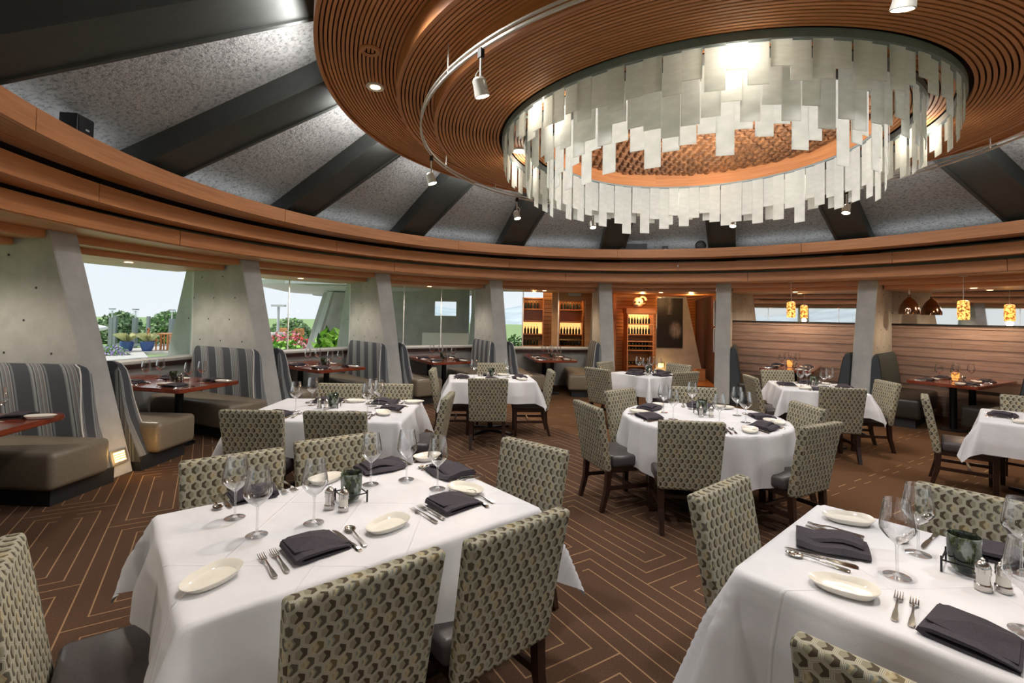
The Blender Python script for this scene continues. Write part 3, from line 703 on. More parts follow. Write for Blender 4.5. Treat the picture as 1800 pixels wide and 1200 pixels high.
def ctable(key, cx, cy, rot, hx, hy, label, over=.31, rnd=None, clabel=''):
    t = thing('dining_table', label, 'table', (cx, cy, 0), rad(rot))
    if rnd: MB().lathe([(0, TT-.035), (rnd-.01, TT-.035), (rnd-.004, TT-.008), (0, TT-.008)], 40).obj('tabletop', 'leg_wood', t, smooth=False)
    else: MB().box(-hx+.02, hx-.02, -hy+.02, hy-.02, TT-.04, TT-.008).obj('tabletop', 'leg_wood', t)
    MB().lathe([(.04, .03), (.04, TT-.04)], 14).obj('column', 'black_metal', t, smooth=True)
    for a in (45, 135, 225, 315):
        c, s = math.cos(rad(a)), math.sin(rad(a)); L_ = min(.42, (hx+hy)*.42)
        MB().loft([[(-s*.04, c*.04, .0), (s*.04, -c*.04, 0), (s*.04, -c*.04, .07), (-s*.04, c*.04, .07)], [(c*L_-s*.03, s*L_+c*.03, .0), (c*L_+s*.03, s*L_-c*.03, 0), (c*L_+s*.03, s*L_-c*.03, .022), (c*L_-s*.03, s*L_+c*.03, .022)]]).obj('foot', 'black_metal', t)
    v, f = cloth_mesh(hx, hy, over, rnd, seed=int(abs(cx*100)))
    o = mk('tablecloth', v, f, 'linen', None, (cx, cy, TT+.001), rad(rot)); smooth_by(o.data, 80); tag(o, clabel, 'tablecloth', 'white tablecloths')
    tables[key] = (cx, cy, rot)
ctable('t1', -.74, 2.37, 40, .755, .52, 'pedestal table under the front left cloth', clabel='white cloth on the front left table, its corner point hanging over the carpet')
ctable('t2', -1.72, 4.86, 1, .75, .57, 'pedestal table under the second cloth on the left', clabel='white cloth on the second table from the front at the left')
ctable('t3', -.30, 7.48, 7, .64, .43, 'pedestal table in the middle distance with cross foot in view', clabel='white cloth on the small table in the middle distance')
ctable('tr', 1.90, 4.80, 0, .8, .8, 'pedestal table under the round cloth', rnd=.77, over=.47, clabel='white cloth falling in folds around the round table')
ctable('t5', 2.38, 8.42, 30, .46, .46, 'pedestal table before the passage to the cabinet', clabel='white cloth on the far table before the passage')
ctable('t6', 4.46, 7.15, -18, .53, .53, 'pedestal table before the dark booths', clabel='white cloth on the table before the dark booths, corner hanging at its right')
ctable('t7', 5.40, 4.86, 45, .53, .53, 'pedestal table cut by the right edge', clabel='white cloth on the table cut by the right edge, pointed corner hanging')
ctable('t8', 1.752, 1.685, 42, .525, .75, 'pedestal table under the front right cloth', over=.42, clabel='white cloth on the front right table')
# ================================================================ TABLEWARE PROTOTYPES (unit things; copies made in loops)
def proto(name, cat): t = thing(name, 'proto', cat); return t
def mk_glass():
    t = proto('wine_glass', 'glass')
    bowl = [(.006, .102), (.012, .107), (.030, .122), (.0455, .143), (.048, .152), (.0455, .172), (.040, .205), (.0345, .238)]
    MB().lathe(bowl, 26).obj('bowl', 'stemware', t, smooth=True)
    MB().lathe([(.036, .0), (.037, .002), (.012, .006), (.0045, .014), (.0035, .03), (.0035, .088), (.006, .102)], 20).obj('stem_and_foot', 'stemware', t, smooth=True)
    return t
def mk_plate():
    t = proto('bread_plate', 'plate'); mb = MB(); seg = 32; rings = []
    for r, z in ((.0, .012), (.58, .009), (.8, .012), (1.0, .030), (1.02, .031), (1.03, .029), (.82, .003), (.5, 0)):
        pw = lambda q_: math.copysign(abs(q_)**.84, q_)
        rings.append([(r*.096*pw(math.cos(2*PI*j/seg)), r*(.062+.008*math.cos(2*PI*j/seg))*pw(math.sin(2*PI*j/seg)), z*.8+(.004*math.cos(2*PI*j/seg) if r > .9 else 0)) for j in range(seg)])
    mb.loft(rings, True); mb.obj('dish', 'china', t, smooth=True); return t
def mk_fork():
    t = proto('fork', 'cutlery'); mb = MB(); 
    def bar(pts):  # (y, halfwidth, z, thick, xc)
        rings = [[(xc-w, y, z), (xc+w, y, z), (xc+w*.8, y, z+th), (xc-w*.8, y, z+th)] for y, w, z, th, xc in pts]; mb.loft(rings)
    bar([(-.10, .006, .002, .003, 0), (-.092, .0095, .002, .004, 0), (-.06, .0085, .003, .0045, 0), (-.03, .0045, .005, .005, 0), (.02, .0032, .009, .0035, 0), (.034, .0048, .008, .003, 0), (.044, .012, .005, .002, 0), (.056, .0125, .003, .002, 0)])
    for i in range(4): xc = -.0102+i*.0068; bar([(.055, .0022, .003, .002, xc), (.08, .0018, .003, .0018, xc), (.102, .0009, .007, .0012, xc)])
    o = mb.obj('body', 'cutlery', t, smooth=True); return t
def mk_knife():
    t = proto('knife', 'cutlery'); mb = MB(); rings = []
    for y, w, z, th, xc in [(-.115, .007, 0, .004, 0), (-.105, .0105, 0, .008, 0), (-.06, .008, 0, .008, 0), (-.03, .0055, 0, .007, 0), (-.015, .007, 0, .007, 0)]: rings.append([(xc-w, y, z), (xc+w, y, z), (xc+w*.6, y, z+th), (xc-w*.6, y, z+th)])
    mb.loft(rings); mb.obj('handle', 'cutlery', t, smooth=True)
    MB().loft([[(xc-w, y, .002), (xc+w, y, .002), (xc+w, y, .0035), (xc-w, y, .0035)] for y, w, xc in [(-.016, .0055, 0), (.03, .0085, .001), (.08, .009, .001), (.11, .006, .0), (.122, .001, -.004)]]).obj('blade', 'cutlery', t); return t
def mk_spoon():
    t = proto('spoon', 'cutlery'); rings = [[(xc-w, y, z), (xc+w, y, z), (xc+w*.8, y, z+th), (xc-w*.8, y, z+th)] for y, w, z, th, xc in [(-.10, .006, .002, .003, 0), (-.092, .0095, .002, .004, 0), (-.06, .0085, .003, .0045, 0), (-.03, .0045, .005, .005, 0), (.03, .0032, .010, .003, 0), (.046, .005, .009, .002, 0)]]
    MB().loft(rings).obj('handle', 'cutlery', t, smooth=True)
    mb = MB(); seg = 16; R = []
    for r, z in ((.05, .001), (.5, .0025), (.85, .006), (1, .0095), (1.03, .0095), (.9, .0045), (.5, .0008)): R.append([(r*.0205*math.cos(2*PI*j/seg), .074+r*.031*math.sin(2*PI*j/seg), z) for j in range(seg)])
    mb.loft(R, True); mb.obj('bowl', 'cutlery', t, smooth=True); return t
def mk_napkin(var):
    t = proto('napkin', 'napkin'); h = .088; 
    if var == 0:   # rolled fold seen at the near end, a raised corner on top
        prof = [(-.085, .0), (-.105, .010), (-.10, .024), (-.07, .032), (.02, .030), (.085, .020), (.108, .012), (.108, .009), (.08, .014), (.02, .020), (-.07, .020), (-.085, .016), (-.07, .010), (.06, .006), (.105, .003), (.105, 0)]
        L_ = [[(x*(1-.1*q), (-.5+q)*2*h, z*(1+.25*(q-.5))) for x, z in prof] for q in (0, .25, .5, .75, 1)]
        MB().loft(L_, True).obj('fold', 'napkin', t)
        MB().add([(-.09, -.05, .034), (.10, -.07, .018), (.09, .075, .022), (-.085, .087, .033), (.0, .0, .050), (-.09, -.05, .03), (.10, -.07, .012), (.09, .075, .016), (-.085, .087, .028)],
                 [(0, 1, 4), (1, 2, 4), (2, 3, 4), (3, 0, 4), (0, 5, 6, 1), (1, 6, 7, 2), (2, 7, 8, 3), (3, 8, 5, 0), (5, 8, 7, 6)]).obj('top_flap', 'napkin', t)
    else:
        prof = [(-.07, 0), (-.085, .010), (-.07, .022), (.0, .026), (.07, .018), (.085, .008), (.07, 0)]
        L_ = [[(x*(1+.3*math.sin(q*2.6)), (-.5+q)*.24, z*(1+.5*math.sin(q*4.5)**2)) for x, z in prof] for q in [i/8 for i in range(9)]]
        MB().loft(L_, True).obj('fold', 'napkin', t)
        MB().loft([[(x*.72+.01, (-.5+q)*.2, z*.8+.022+.012*math.sin(q*5)) for x, z in prof] for q in [i/6 for i in range(7)]], True).obj('top_flap', 'napkin', t)
    return t
def mk_mill(kind):
    t = proto('salt_mill' if kind else 'pepper_mill', 'mill')
    MB().lathe([(0, 0), (.022, 0), (.023, .004), (.023, .018), (.020, .022)], 18).obj('foot', 'steel', t, smooth=True)
    MB().lathe([(.0195, .022), (.0185, .04), (.019, .052)], 18).obj('body', 'china' if kind else 'steel', t, smooth=True)
    MB().lathe([(.021, .052), (.022, .056), (.0205, .062), (.022, .070), (.020, .082), (.012, .092), (.006, .095)], 18).obj('cap', 'steel', t, smooth=True)
    MB().lathe([(.003, .094), (.006, .098), (.006, .102), (0, .106)], 12).obj('finial', 'steel', t, smooth=True); return t
def mk_votive(amb=False):
    t = proto('votive_holder', 'candle holder')
    MB().lathe([(0, .012), (.034, .012), (.043, .03), (.048, .07), (.049, .13), (.046, .133), (.044, .129), (.045, .05), (0, .04)], 24).obj('glass_cup', 'votive_amber' if amb else 'votive_glass', t, smooth=True)
    MB().lathe([(0, .045), (.032, .045), (.034, .06), (.03, .075), (0, .078)], 16).obj('candle', 'candle', t, smooth=True)
    fr = t
    for i in range(4):
        x, y = (-.055, .055, .055, -.055)[i], (-.055, -.055, .055, .055)[i]; x2, y2 = (.055, .055, -.055, -.055)[i], (-.055, .055, .055, -.055)[i]
        MB().box(x-.003, x+.003, y-.003, y+.003, 0, .055).obj('frame_leg', 'black_metal', fr)
        MB().tube([(x, y, .042), (x2, y2, .042)], .003, 6).obj('frame_bar', 'black_metal', fr)
    return t
PRO = {'glass': mk_glass(), 'plate': mk_plate(), 'fork': mk_fork(), 'knife': mk_knife(), 'spoon': mk_spoon(), 'napkin': mk_napkin(0), 'napkin2': mk_napkin(1), 'pepper': mk_mill(0), 'salt': mk_mill(1), 'votive': mk_votive(), 'amber': mk_votive(True)}
PT = {k: tree(o) for k, o in PRO.items()}; used = set()
def put(kind, x, y, deg, label, group, z=None, sc=1.08):
    z = TT+.0035 if z is None else z
    if kind in used: o = copy_thing(PRO[kind], (x, y, z), rad(deg), label, group, PT[kind])
    else:
        used.add(kind); o = PRO[kind]; o.location = (x, y, z); o.rotation_euler = (0, 0, rad(deg)); o['label'] = label; o['group'] = group
    sc = 1.2 if kind == 'glass' else sc
    o.scale = (sc, sc, sc); return o
def setting(nx, ny, f, tab, seat, z=None, glass=(.07, .22), plate=(-.36, -.05), forks=2, nap='napkin', far=False, jit=0):
    """nx,ny napkin centre; f = direction the sitter looks, degrees"""
    a = rad(f); fx, fy = math.cos(a), math.sin(a); rx, ry = fy, -fx
    P = lambda r, w: (nx+rx*r+fx*w, ny+ry*r+fy*w)
    R = random.Random(int((nx*31+ny*17)*100)); rot = f-90
    put(nap, nx, ny, rot+R.uniform(-8, 8)+(90 if nap == 'napkin2' else 0), 'dark folded napkin %s of the %s' % (seat, tab), 'dark napkins', z)
    for i in range(forks): x, y = P(-.135-.045*i, -.02-.01*i); put('fork', x, y, rot+R.uniform(-5, 5), '%s fork %s of the %s' % (('inner', 'outer')[i], seat, tab), 'forks', z)
    x, y = P(.13, -.01); put('knife', x, y, rot+R.uniform(-5, 5), 'table knife %s of the %s' % (seat, tab), 'knives', z)
    x, y = P(.175, .0); put('spoon', x, y, rot+R.uniform(-6, 6), 'spoon %s of the %s' % (seat, tab), 'spoons', z)
    if plate: x, y = P(*plate); put('plate', x, y, rot+R.uniform(-12, 12)+(20), 'oval bread plate %s of the %s' % (seat, tab), 'bread plates', z)
    if glass: x, y = P(*glass); put('glass', x, y, R.uniform(0, 360), 'stemmed wine glass %s of the %s' % (seat, tab), 'wine glasses', z)
def centre(x, y, tab, rot, z=None, kind='votive', mills=((-.13, -.03), (-.08, -.1))):
    put(kind, x, y, rot, ('amber lit glass votive' if kind == 'amber' else 'green glass votive in wire stand')+' on the '+tab, 'votives', z)
    a = rad(rot)
    for i, (u, w) in enumerate(mills): put(('pepper', 'salt')[i], x+u*math.cos(a)-w*math.sin(a), y+u*math.sin(a)+w*math.cos(a), 0, ('steel pepper mill', 'steel and white salt mill')[i]+' on the '+tab, 'salt and pepper mills', z)
# front left table, piece by piece as it is laid
T = n1
setting(-.78, 1.99, 130, T, 'at the near left place', glass=None, plate=(-.36, -.02))
setting(-.28, 2.47, 130, T, 'at the near right place', glass=None, plate=(-.37, -.04))
setting(-1.32, 2.55, -50, T, 'at the far left place', glass=None, plate=(-.37, .0))
setting(-.80, 3.03, -50, T, 'at the far right place', glass=None, plate=(-.34, .0), nap='napkin2')
setting(-.36, 2.97, 220, T, 'at the right end', glass=None, plate=(-.32, .1), nap='napkin2')
for x, y, l in [(-1.26, 2.27, 'leftmost tall wine glass'), (-1.07, 2.10, 'wine glass in front of the leftmost one'), (-.88, 2.23, 'wine glass just left of the votive'), (-.77, 2.74, 'wine glass right behind the votive'), (-.59, 2.83, 'wine glass third from the right end'), (-.39, 2.69, 'wine glass nearest the right end')]: put('glass', x, y, 0, l+' on the front left table', 'wine glasses')
centre(-.80, 2.50, T, 40, mills=((-.12, -.03), (-.075, -.095)))
T = n2
for x, f, s in ((-2.14, 90, 'near left'), (-1.45, 90, 'near right'), (-1.95, -90, 'far left'), (-1.33, -90, 'far right')): setting(x, 4.86+(-.36 if f == 90 else .36), f, T, 'at the %s place' % s, nap='napkin2' if f < 0 else 'napkin', glass=(.08, .20), plate=(-.3, -.03))
setting(-1.18, 4.9, 180, T, 'at the right end', glass=(.02, .14), plate=(-.26, .02))
centre(-1.78, 4.92, T, 5, mills=((-.12, -.05), (-.04, -.1)))
T = n3
for x, y, f, s in ((-.74, 7.42, 8, 'left'), (.14, 7.52, 188, 'right'), (-.27, 7.22, 97, 'near'), (-.33, 7.76, -83, 'far')): setting(x, y, f, T, 'at the %s side' % s, glass=(.05, .18) if s in ('left', 'right') else None, plate=(-.22, .0), nap='napkin2' if s in ('left', 'right') else 'napkin', forks=1)
centre(-.30, 7.5, T, 7, mills=((-.06, -.12), (.04, -.12)))
T = nr
for i, (a, s) in enumerate(((190, 'at the left seat'), (140, 'at the far left seat'), (255, 'at the near seat'), (72, 'at the far seat'), (0, 'at the right seat'), (308, 'at the near right seat'))):
    c, s_ = math.cos(rad(a)), math.sin(rad(a)); setting(1.90+.57*c, 4.80+.57*s_, a+180, T, s, glass=(.09, .2), plate=(-.24, .0), nap='napkin2' if i % 2 else 'napkin')
centre(1.93, 4.92, T, 0, mills=((-.06, -.13), (.04, -.13)))
T = n5
for a, s in ((210, 'near left'), (120, 'far left'), (30, 'far right'), (300, 'near right')):
    c, s_ = math.cos(rad(a)), math.sin(rad(a)); setting(2.38+.3*c, 8.42+.3*s_, a+180, T, 'at the %s side' % s, glass=(.08, .14), plate=None, forks=1, nap='napkin2')
centre(2.38, 8.42, T, 10, mills=((-.04, -.11), (.06, -.11)))
T = n6
for a, s in ((252, 'near'), (162, 'left'), (72, 'far'), (-18, 'right')):
    c, s_ = math.cos(rad(a)), math.sin(rad(a)); setting(4.46+.37*c, 7.15+.37*s_, a+180, T, 'at the %s side' % s, glass=(.06, .17), plate=(-.2, .02), forks=2, nap='napkin2')
centre(4.46, 7.18, T, -18, mills=((-.04, -.12), (.05, -.12)))
T = n7
for a, s in ((135, 'left'), (225, 'near'), (45, 'far')):
    c, s_ = math.cos(rad(a)), math.sin(rad(a)); setting(5.40+.36*c, 4.86+.36*s_, a+180, T, 'at the %s side' % s, glass=(.1, .2) if s != 'left' else None, plate=(-.2, .02), nap='napkin2')
# front right table
T = n8
for k_, x, y, d, l in [('plate', 1.63, 2.36, -20, 'oval bread plate near the far corner'), ('plate', 1.20, 1.76, -32, 'oval bread plate near the left edge'), ('napkin2', 1.38, 2.10, 60, 'long dark napkin along the left edge'), ('napkin', 1.41, 1.50, -52, 'dark folded napkin at the near side'), ('napkin', 2.0, 2.06, 140, 'dark napkin behind the votive'),
        ('fork', 1.315, 1.665, -42, 'left fork of the near pair'), ('fork', 1.345, 1.635, -42, 'right fork of the near pair'), ('knife', 1.56, 1.36, -48, 'table knife at the near place'), ('spoon', 1.59, 1.32, -46, 'spoon at the near place'), ('knife', 1.27, 1.995, 50, 'table knife beside the long napkin'), ('spoon', 1.23, 1.955, 50, 'spoon beside the long napkin'),
        ('fork', 1.47, 2.22, 52, 'fork between the long napkin and the far plate'), ('fork', 1.50, 2.255, 50, 'second fork before the far plate'), ('knife', 1.86, 2.17, 128, 'table knife at the far place'), ('spoon', 1.79, 2.2, 126, 'spoon at the far place'),
        ('glass', 1.47, 1.86, 0, 'wine glass left of the votive'), ('glass', 1.70, 2.04, 0, 'wine glass behind the left one'), ('glass', 1.62, 1.54, 0, 'wine glass cut by the right edge of the frame'), ('glass', 1.98, 1.90, 0, 'wine glass behind the one cut by the frame')]: put(k_, x, y, d, l+' on the front right table', {'glass': 'wine glasses', 'fork': 'forks', 'knife': 'knives', 'spoon': 'spoons', 'plate': 'bread plates'}.get(k_, 'dark napkins'))
centre(1.76, 1.90, T, 42, mills=((-.11, -.06), (-.07, -.11)))
# booth tables
for k, tab in [(-4, 'lawn window booth table'), (-3, 'flower window booth table'), (-2, 'patio window booth table'), (-1, 'wine room booth table'), (1, 'first post table'), (2, 'right post table'), (-5, 'left edge booth table')]:
    b = AZ(k)+11.25; e = Vector((math.sin(rad(b)), math.cos(rad(b)))); q = Vector((math.cos(rad(b)), -math.sin(rad(b)))); ba = 90-b
    for s in (-1, 1):
        for w, r in (('aisle', 6.15), ('window' if k < 0 else 'wall', 6.85)):
            if k == -5 and w != 'aisle': continue
            p = Vector((CX, CY))+e*r+q*s*.28
            f = ba+90*(1 if s > 0 else -1)
            setting(p.x, p.y, f, tab, 'at the %s %s place' % ('right' if s > 0 else 'left', w), TT+.001, glass=(.0, .18) , plate=(-.22, .05), forks=1, nap='napkin2' if w != 'aisle' else 'napkin')
    if k != -5:
        p = Vector((CX, CY))+e*6.5; centre(p.x, p.y, tab, ba, TT+.001, 'amber' if k > 0 else 'votive', mills=((-.02, -.1), (.05, -.1)))
# ================================================================ PENDANTS
for az, lab in ((36.9, 'amber cylinder pendant over the first post table'), (60.0, 'amber cylinder pendant over the right post table')):
    t = thing('pendant_lamp', lab, 'lamp', pol(6.6, az, 1.83), 0, 'amber pendants')
    MB().lathe([(.0, .735), (.05, .735), (.055, .72), (.0, .715)], 16).obj('canopy', 'spot_metal', t, smooth=True)
    MB().tube([(0, 0, .72), (0, 0, .33)], .004, 6).obj('cord', 'white_paint', t)
    MB().lathe([(.0, .33), (.03, .33), (.075, .31), (.082, .25), (.082, .04), (.076, .0)], 20).obj('shade', 'amber_shade', t, smooth=True)
    MB().lathe([(.0, .22), (.02, .21), (.028, .17), (.02, .13), (.0, .12)], 12).obj('bulb', 'lamp_white', t, smooth=True)
t = thing('dome_pendant', 'polished copper dome pendant before the right mirror', 'lamp', pol(7.3, 52.2, 1.93), 0)
MB().lathe([(.17, .0), (.168, .06), (.14, .17), (.09, .26), (.04, .31), (.02, .33), (.02, .37)], 28).obj('dome', 'copper', t, smooth=True)
MB().tube([(0, 0, .36), (0, 0, .478)], .012, 8).obj('stem', 'spot_metal', t)
# ================================================================ STEP LIGHTS
def on_pillar(k, z): return pol(5.93+.79*z/2.7-.012, AZ(k), z)
foot_light(on_pillar(-4, .2), rad(-16.3), -rad(AZ(-4)), 'glowing louvred step light in the foot of the leftmost pillar')
# ================================================================ PASSAGE
flo2 = tag(MB().box(2.0, 7.6, 12.2, 17.3, -.12, 0).obj('floor', 'amber_wood'), kind='structure')
cw = tag(link('wall_passage', None), kind='structure')
def slat_wall(par, x0, y0, x1, y1, z0, z1, n, mat='amber_wood'):
    L_ = math.hypot(x1-x0, y1-y0); a = math.atan2(y1-y0, x1-x0); h = (z1-z0)/n
    MB().box(0, L_, .03, .08, z0, z1).obj('backing', 'slot_dark', par, (x0, y0, 0), a)
    for i in range(n): MB().box(0, L_, random.uniform(-.008, .004), .03, z0+i*h+.006, z0+(i+1)*h-.006).obj('slat', mat, par, (x0, y0, 0), a)
slat_wall(cw, 2.75, 13.75, 4.08, 13.75, 0, 2.42, 24)
slat_wall(cw, 4.3, 17.0, 6.6, 17.0, 0, 2.42, 24)
slat_wall(cw, 5.30, 16.98-4.9, 6.5, 17.0, 0, 2.42, 24, 'amber_wood')
cl = tag(link('ceiling_passage', None), kind='structure')
for i in range(9): MB().box(1.9+i*.55, 2.42+i*.55, 12.3, 17.1, 2.42, 2.45).obj('board', 'cedar', cl)
wj = tag(link('wall_wine_room', None), kind='structure')
MB().box(2.45, 2.62, 12.6, 13.6, 0, 2.42).obj('jamb', 'amber_wood', wj)
MB().box(2.62, 2.9, 13.5, 13.62, 0, 2.42).obj('post', 'cedar', wj)
# cabinet with bottles
cb = thing('display_cabinet', 'orange lit wooden bottle cabinet standing in the passage', 'cabinet', (3.46, 13.3, 0))
for x in (-.36, .33): MB().box(x, x+.03, -.25, .2, 0, 2.0).obj('side_panel', 'cedar', cb)
for z in (0, .45, .88, 1.0, 1.12, 1.30, 1.58, 1.86, 1.97): MB().box(-.33, .33, -.24, .2, z, z+.025).obj('shelf', 'cedar', cb)
MB().box(-.39, .39, -.28, .2, 1.88, 2.02).obj('cornice', 'cedar', cb); MB().box(-.33, .33, .17, .2, 0, 1.3).obj('back_panel', 'amber_wood', cb)
MB().box(-.33, .33, .17, .2, 1.3, 1.88).obj('lit_back', 'lit_back_glow', cb)  # glow stands in for lamplight falling on the cabinet back
def bottle(lab, grp, x, y, z, h=.22, lie=False):
    global _bt
    if '_bt' not in globals():
        _bt = thing('wine_bottle', lab, 'bottle', (x, y, z), 0, grp)
        MB().lathe([(0, 0), (.036, 0), (.037, .01), (.037, .14), (.03, .165), (.014, .19), (.013, .24)], 12).obj('body', 'bottle_dark', _bt, smooth=True)
        MB().lathe([(.0145, .2), (.0145, .245), (0, .245)], 10).obj('foil_cap', 'foil', _bt, smooth=True); o = _bt; globals()['_btt'] = tree(_bt)
    else: o = copy_thing(_bt, (x, y, z), 0, lab, grp, _btt)
    s = h/.245; o.scale = (s, s, s); o.rotation_euler = (rad(90) if lie else 0, 0, 0); return o
for z, nm in ((1.326, 'lower lit shelf'), (1.606, 'upper lit shelf')):
    for i in range(8): bottle('dark wine bottle on the %s of the passage cabinet' % nm, 'bottles on the %s of the passage cabinet' % nm, 3.19+i*.077, 13.22, z, .2)
for z, nm in ((.55, 'bottom rack'), (.945, 'middle rack'), (1.065, 'top rack')):
    for i in range(7): bottle('dark wine bottle lying in the %s of the passage cabinet' % nm, 'bottles lying in the %s of the passage cabinet' % nm, 3.2+i*.085, 13.4, z, .24, True)
sk = thing('animal_skull', 'pale animal skull ornament on top of the lit cabinet', 'ornament', (3.42, 13.2, 2.02))
def blob(mbx, c, r, seg=12, rings=7):
    R = [[(c[0]+r[0]*math.sin(PI*i/rings)*math.cos(2*PI*j/seg), c[1]+r[1]*math.sin(PI*i/rings)*math.sin(2*PI*j/seg), c[2]-r[2]*math.cos(PI*i/rings)) for j in range(seg)] for i in range(1, rings)]
    return mbx.loft(R, True)
b_ = MB(); blob(b_, (0, 0, .17), (.15, .13, .14)); blob(b_, (-.06, -.12, .09), (.09, .11, .07)); b_.obj('cranium', 'bone', sk, smooth=True)
for x in (-.10, .0): b_ = MB(); blob(b_, (x, -.115, .16), (.03, .03, .03)); b_.obj('eye_socket', 'black', sk, smooth=True)
MB().tube([(.13+.09*math.cos(a*.5), 0, .22+.10*math.sin(a*.5)) for a in range(12)], [.035-.0022*a for a in range(12)], 8).obj('horn', 'bone', sk, smooth=True)
# portrait pier with step light
pp = thing('concrete_pier', 'tapering concrete pier at the end of the passage carrying a dark photograph', 'pillar', (4.95, 14.7, 0))
v = [(-.95, 0, 0), (.85, 0, 0), (.85, .4, 0), (-.95, .4, 0), (-.32, 0, 2.42), (.32, 0, 2.42), (.45, .4, 2.42), (-.32, .4, 2.42)]
mk('shaft', v, [(0, 3, 2, 1), (4, 5, 6, 7), (0, 1, 5, 4), (1, 2, 6, 5), (2, 3, 7, 6), (3, 0, 4, 7)], 'concrete', pp)
art = thing('photograph_panel', 'large dark black and white photograph of a garlic-like bulb on the pier', 'picture', (4.77, 14.66, 1.63))
MB().box(-.38, .38, -.012, .012, -.74, .74).obj('print', 'photo_print', art)
MB().box(-.385, .385, .012, .03, -.745, .745).obj('backing', 'black', art)
foot_light((4.52, 14.69, .36), 0, 0, 'small glowing step light on the pier at the end of the passage')
for x, w_ in ((5.15, .2), (5.42, .26)): 
    t = thing('wooden_block', 'low amber wooden block by the passage wall, %s one' % ('smaller' if w_ == .2 else 'larger'), 'block', (x, 14.0, 0)); rbox('body', -w_/2, w_/2, -.1, .1, 0, w_+.06, .01, 'cedar_pale', t, 1); MB().box(-w_/2-.01, w_/2+.01, -.11, .11, w_+.06, w_+.075).obj('top', 'cedar', t)
for s, z0, z1, lab in ((0, 1.0, 1.55, 'lower white notice panel hung left of the pillar by the passage'), (1, 1.6, 2.2, 'upper white notice panel hung left of the pillar by the passage')):
    t = thing('notice_panel', lab, 'panel', (4.80, 11.52, z0), -rad(25)); MB().box(-.012, .012, -.25, .25, 0, z1-z0).obj('sheet', 'white_paint', t)
# ================================================================ WINE ROOM
wd = tag(link('door_1', None, loc=(1.66, 13.5, 0)), kind='structure')
for x0, x1, z0, z1 in ((-.55, -.37, 0, 2.5), (.37, .55, 0, 2.5), (-.37, .37, 2.2, 2.5), (-.37, .37, 0, .25)): MB().box(x0, x1, -.03, .03, z0, z1).obj('rail', 'cedar_pale', wd)
MB().box(-.37, .37, -.005, .005, .25, 2.2).obj('glass', 'window_glass', wd); MB().tube([(-.33, -.08, 1.12), (.33, -.08, 1.12)], .012, 8).obj('door_handle', 'foil', wd); MB().box(-.1, .25, -.045, -.03, 2.34, 2.42).obj('closer', 'brushed', wd)
def rack(x, y, w, lab):
    t = thing('wine_rack', lab, 'shelf', (x, y, 0))
    for sx_ in (-w/2, w/2-.03): MB().box(sx_, sx_+.03, -.18, .18, 0, 2.3).obj('side_panel', 'cedar', t)
    for z in (.1, .5, .88, 1.22, 1.6, 1.95, 2.27): MB().box(-w/2+.03, w/2-.03, -.17, .17, z, z+.025).obj('shelf', 'cedar', t)
    MB().box(-w/2+.03, w/2-.03, .15, .17, .1, 2.3).obj('back_panel', 'amber_wood', t)
    MB().box(-w/2+.03, w/2-.03, .145, .15, 1.25, 1.58).obj('lit_back', 'lit_back_glow', t)  # emission in place of shelf light on the rack's back
    n = int(w/.09)
    for z, nm in ((.905, 'middle'), (1.245, 'lit'), (1.975, 'top')):
        for i in range(n-1): bottle('wine bottle on the %s shelf of the %s' % (nm, lab.split(',')[0]), 'bottles on the %s' % lab.split(',')[0], x-w/2+.09+i*.088, y-.05, z, .22)
rack(.62, 14.3, .62, 'left wine rack, seen through the wine room window'); rack(1.75, 14.5, .72, 'right wine rack, seen behind the wooden door')
sp = tag(link('wall_wine_back', None), kind='structure'); slat_wall(sp, .95, 14.8, 2.6, 14.8, 0, 2.5, 20)
# ================================================================ OUTSIDE
floor_o = tag(MB().lathe([(0, -.2), (140, -.2), (140, -.14), (0, -.14)], 48, (CX, CY, 0)).obj('ground', 'lawn'), kind='structure')
pat = tag(MB().box(-17, -13, 20.3, 25, -.14, -.02).obj('patio', 'patio'), kind='structure')
pat = tag(MB().box(-13, 0, 13.2, 30, -.14, -.03).obj('patio', 'patio'), kind='structure')
tag(MB().add([(-16.5, 17, -.1), (-11, 13, -.1), (-10, 14, -.1), (-15.3, 20.3, -.1), (-16.5, 17, -.02), (-11, 13, -.02), (-10, 14, -.02), (-15.3, 20.3, -.02)], [(4, 5, 6, 7), (0, 1, 5, 4), (1, 2, 6, 5), (2, 3, 7, 6), (3, 0, 4, 7)]).obj('path', 'patio'), kind='structure')
def foliage(name, parent, c, r, n, size, mat, seed=0, z_bias=1.0, long=1.0):
    R = random.Random(seed); mb = MB()
    for i in range(n):
        d = Vector((R.gauss(0, 1), R.gauss(0, 1), R.gauss(0, 1))).normalized()*R.random()**.4
        p = Vector((c[0]+d.x*r[0], c[1]+d.y*r[1], c[2]+abs(d.z)*r[2] if z_bias else c[2]+d.z*r[2]))
        a = Vector((R.gauss(0, 1), R.gauss(0, 1), R.gauss(0, .8)+.3)).normalized()*size*long; b = a.orthogonal().normalized()*size*.5
        mb.add([p-a, p+b, p+a, p-b], [(0, 1, 2, 3)])
    o = mb.obj(name, mat, parent); o['kind'] = 'stuff'; return o
def shrub(lab, x, y, z, r, n, size, mats, seed, nm='shrub', cat='plant', grp=None, **kw):
    t = thing(nm, lab, cat, (x, y, z), 0, grp)
    for i, (mname, m_, frac) in enumerate(mats): foliage(mname, t, (0, 0, 0), r, int(n*frac), size, m_, seed+i, **kw)
    MB().tube([(0, 0, 0), (.02, 0, r[2]*.7)], .03, 6).obj('stem', 'lamp_post', t); return t
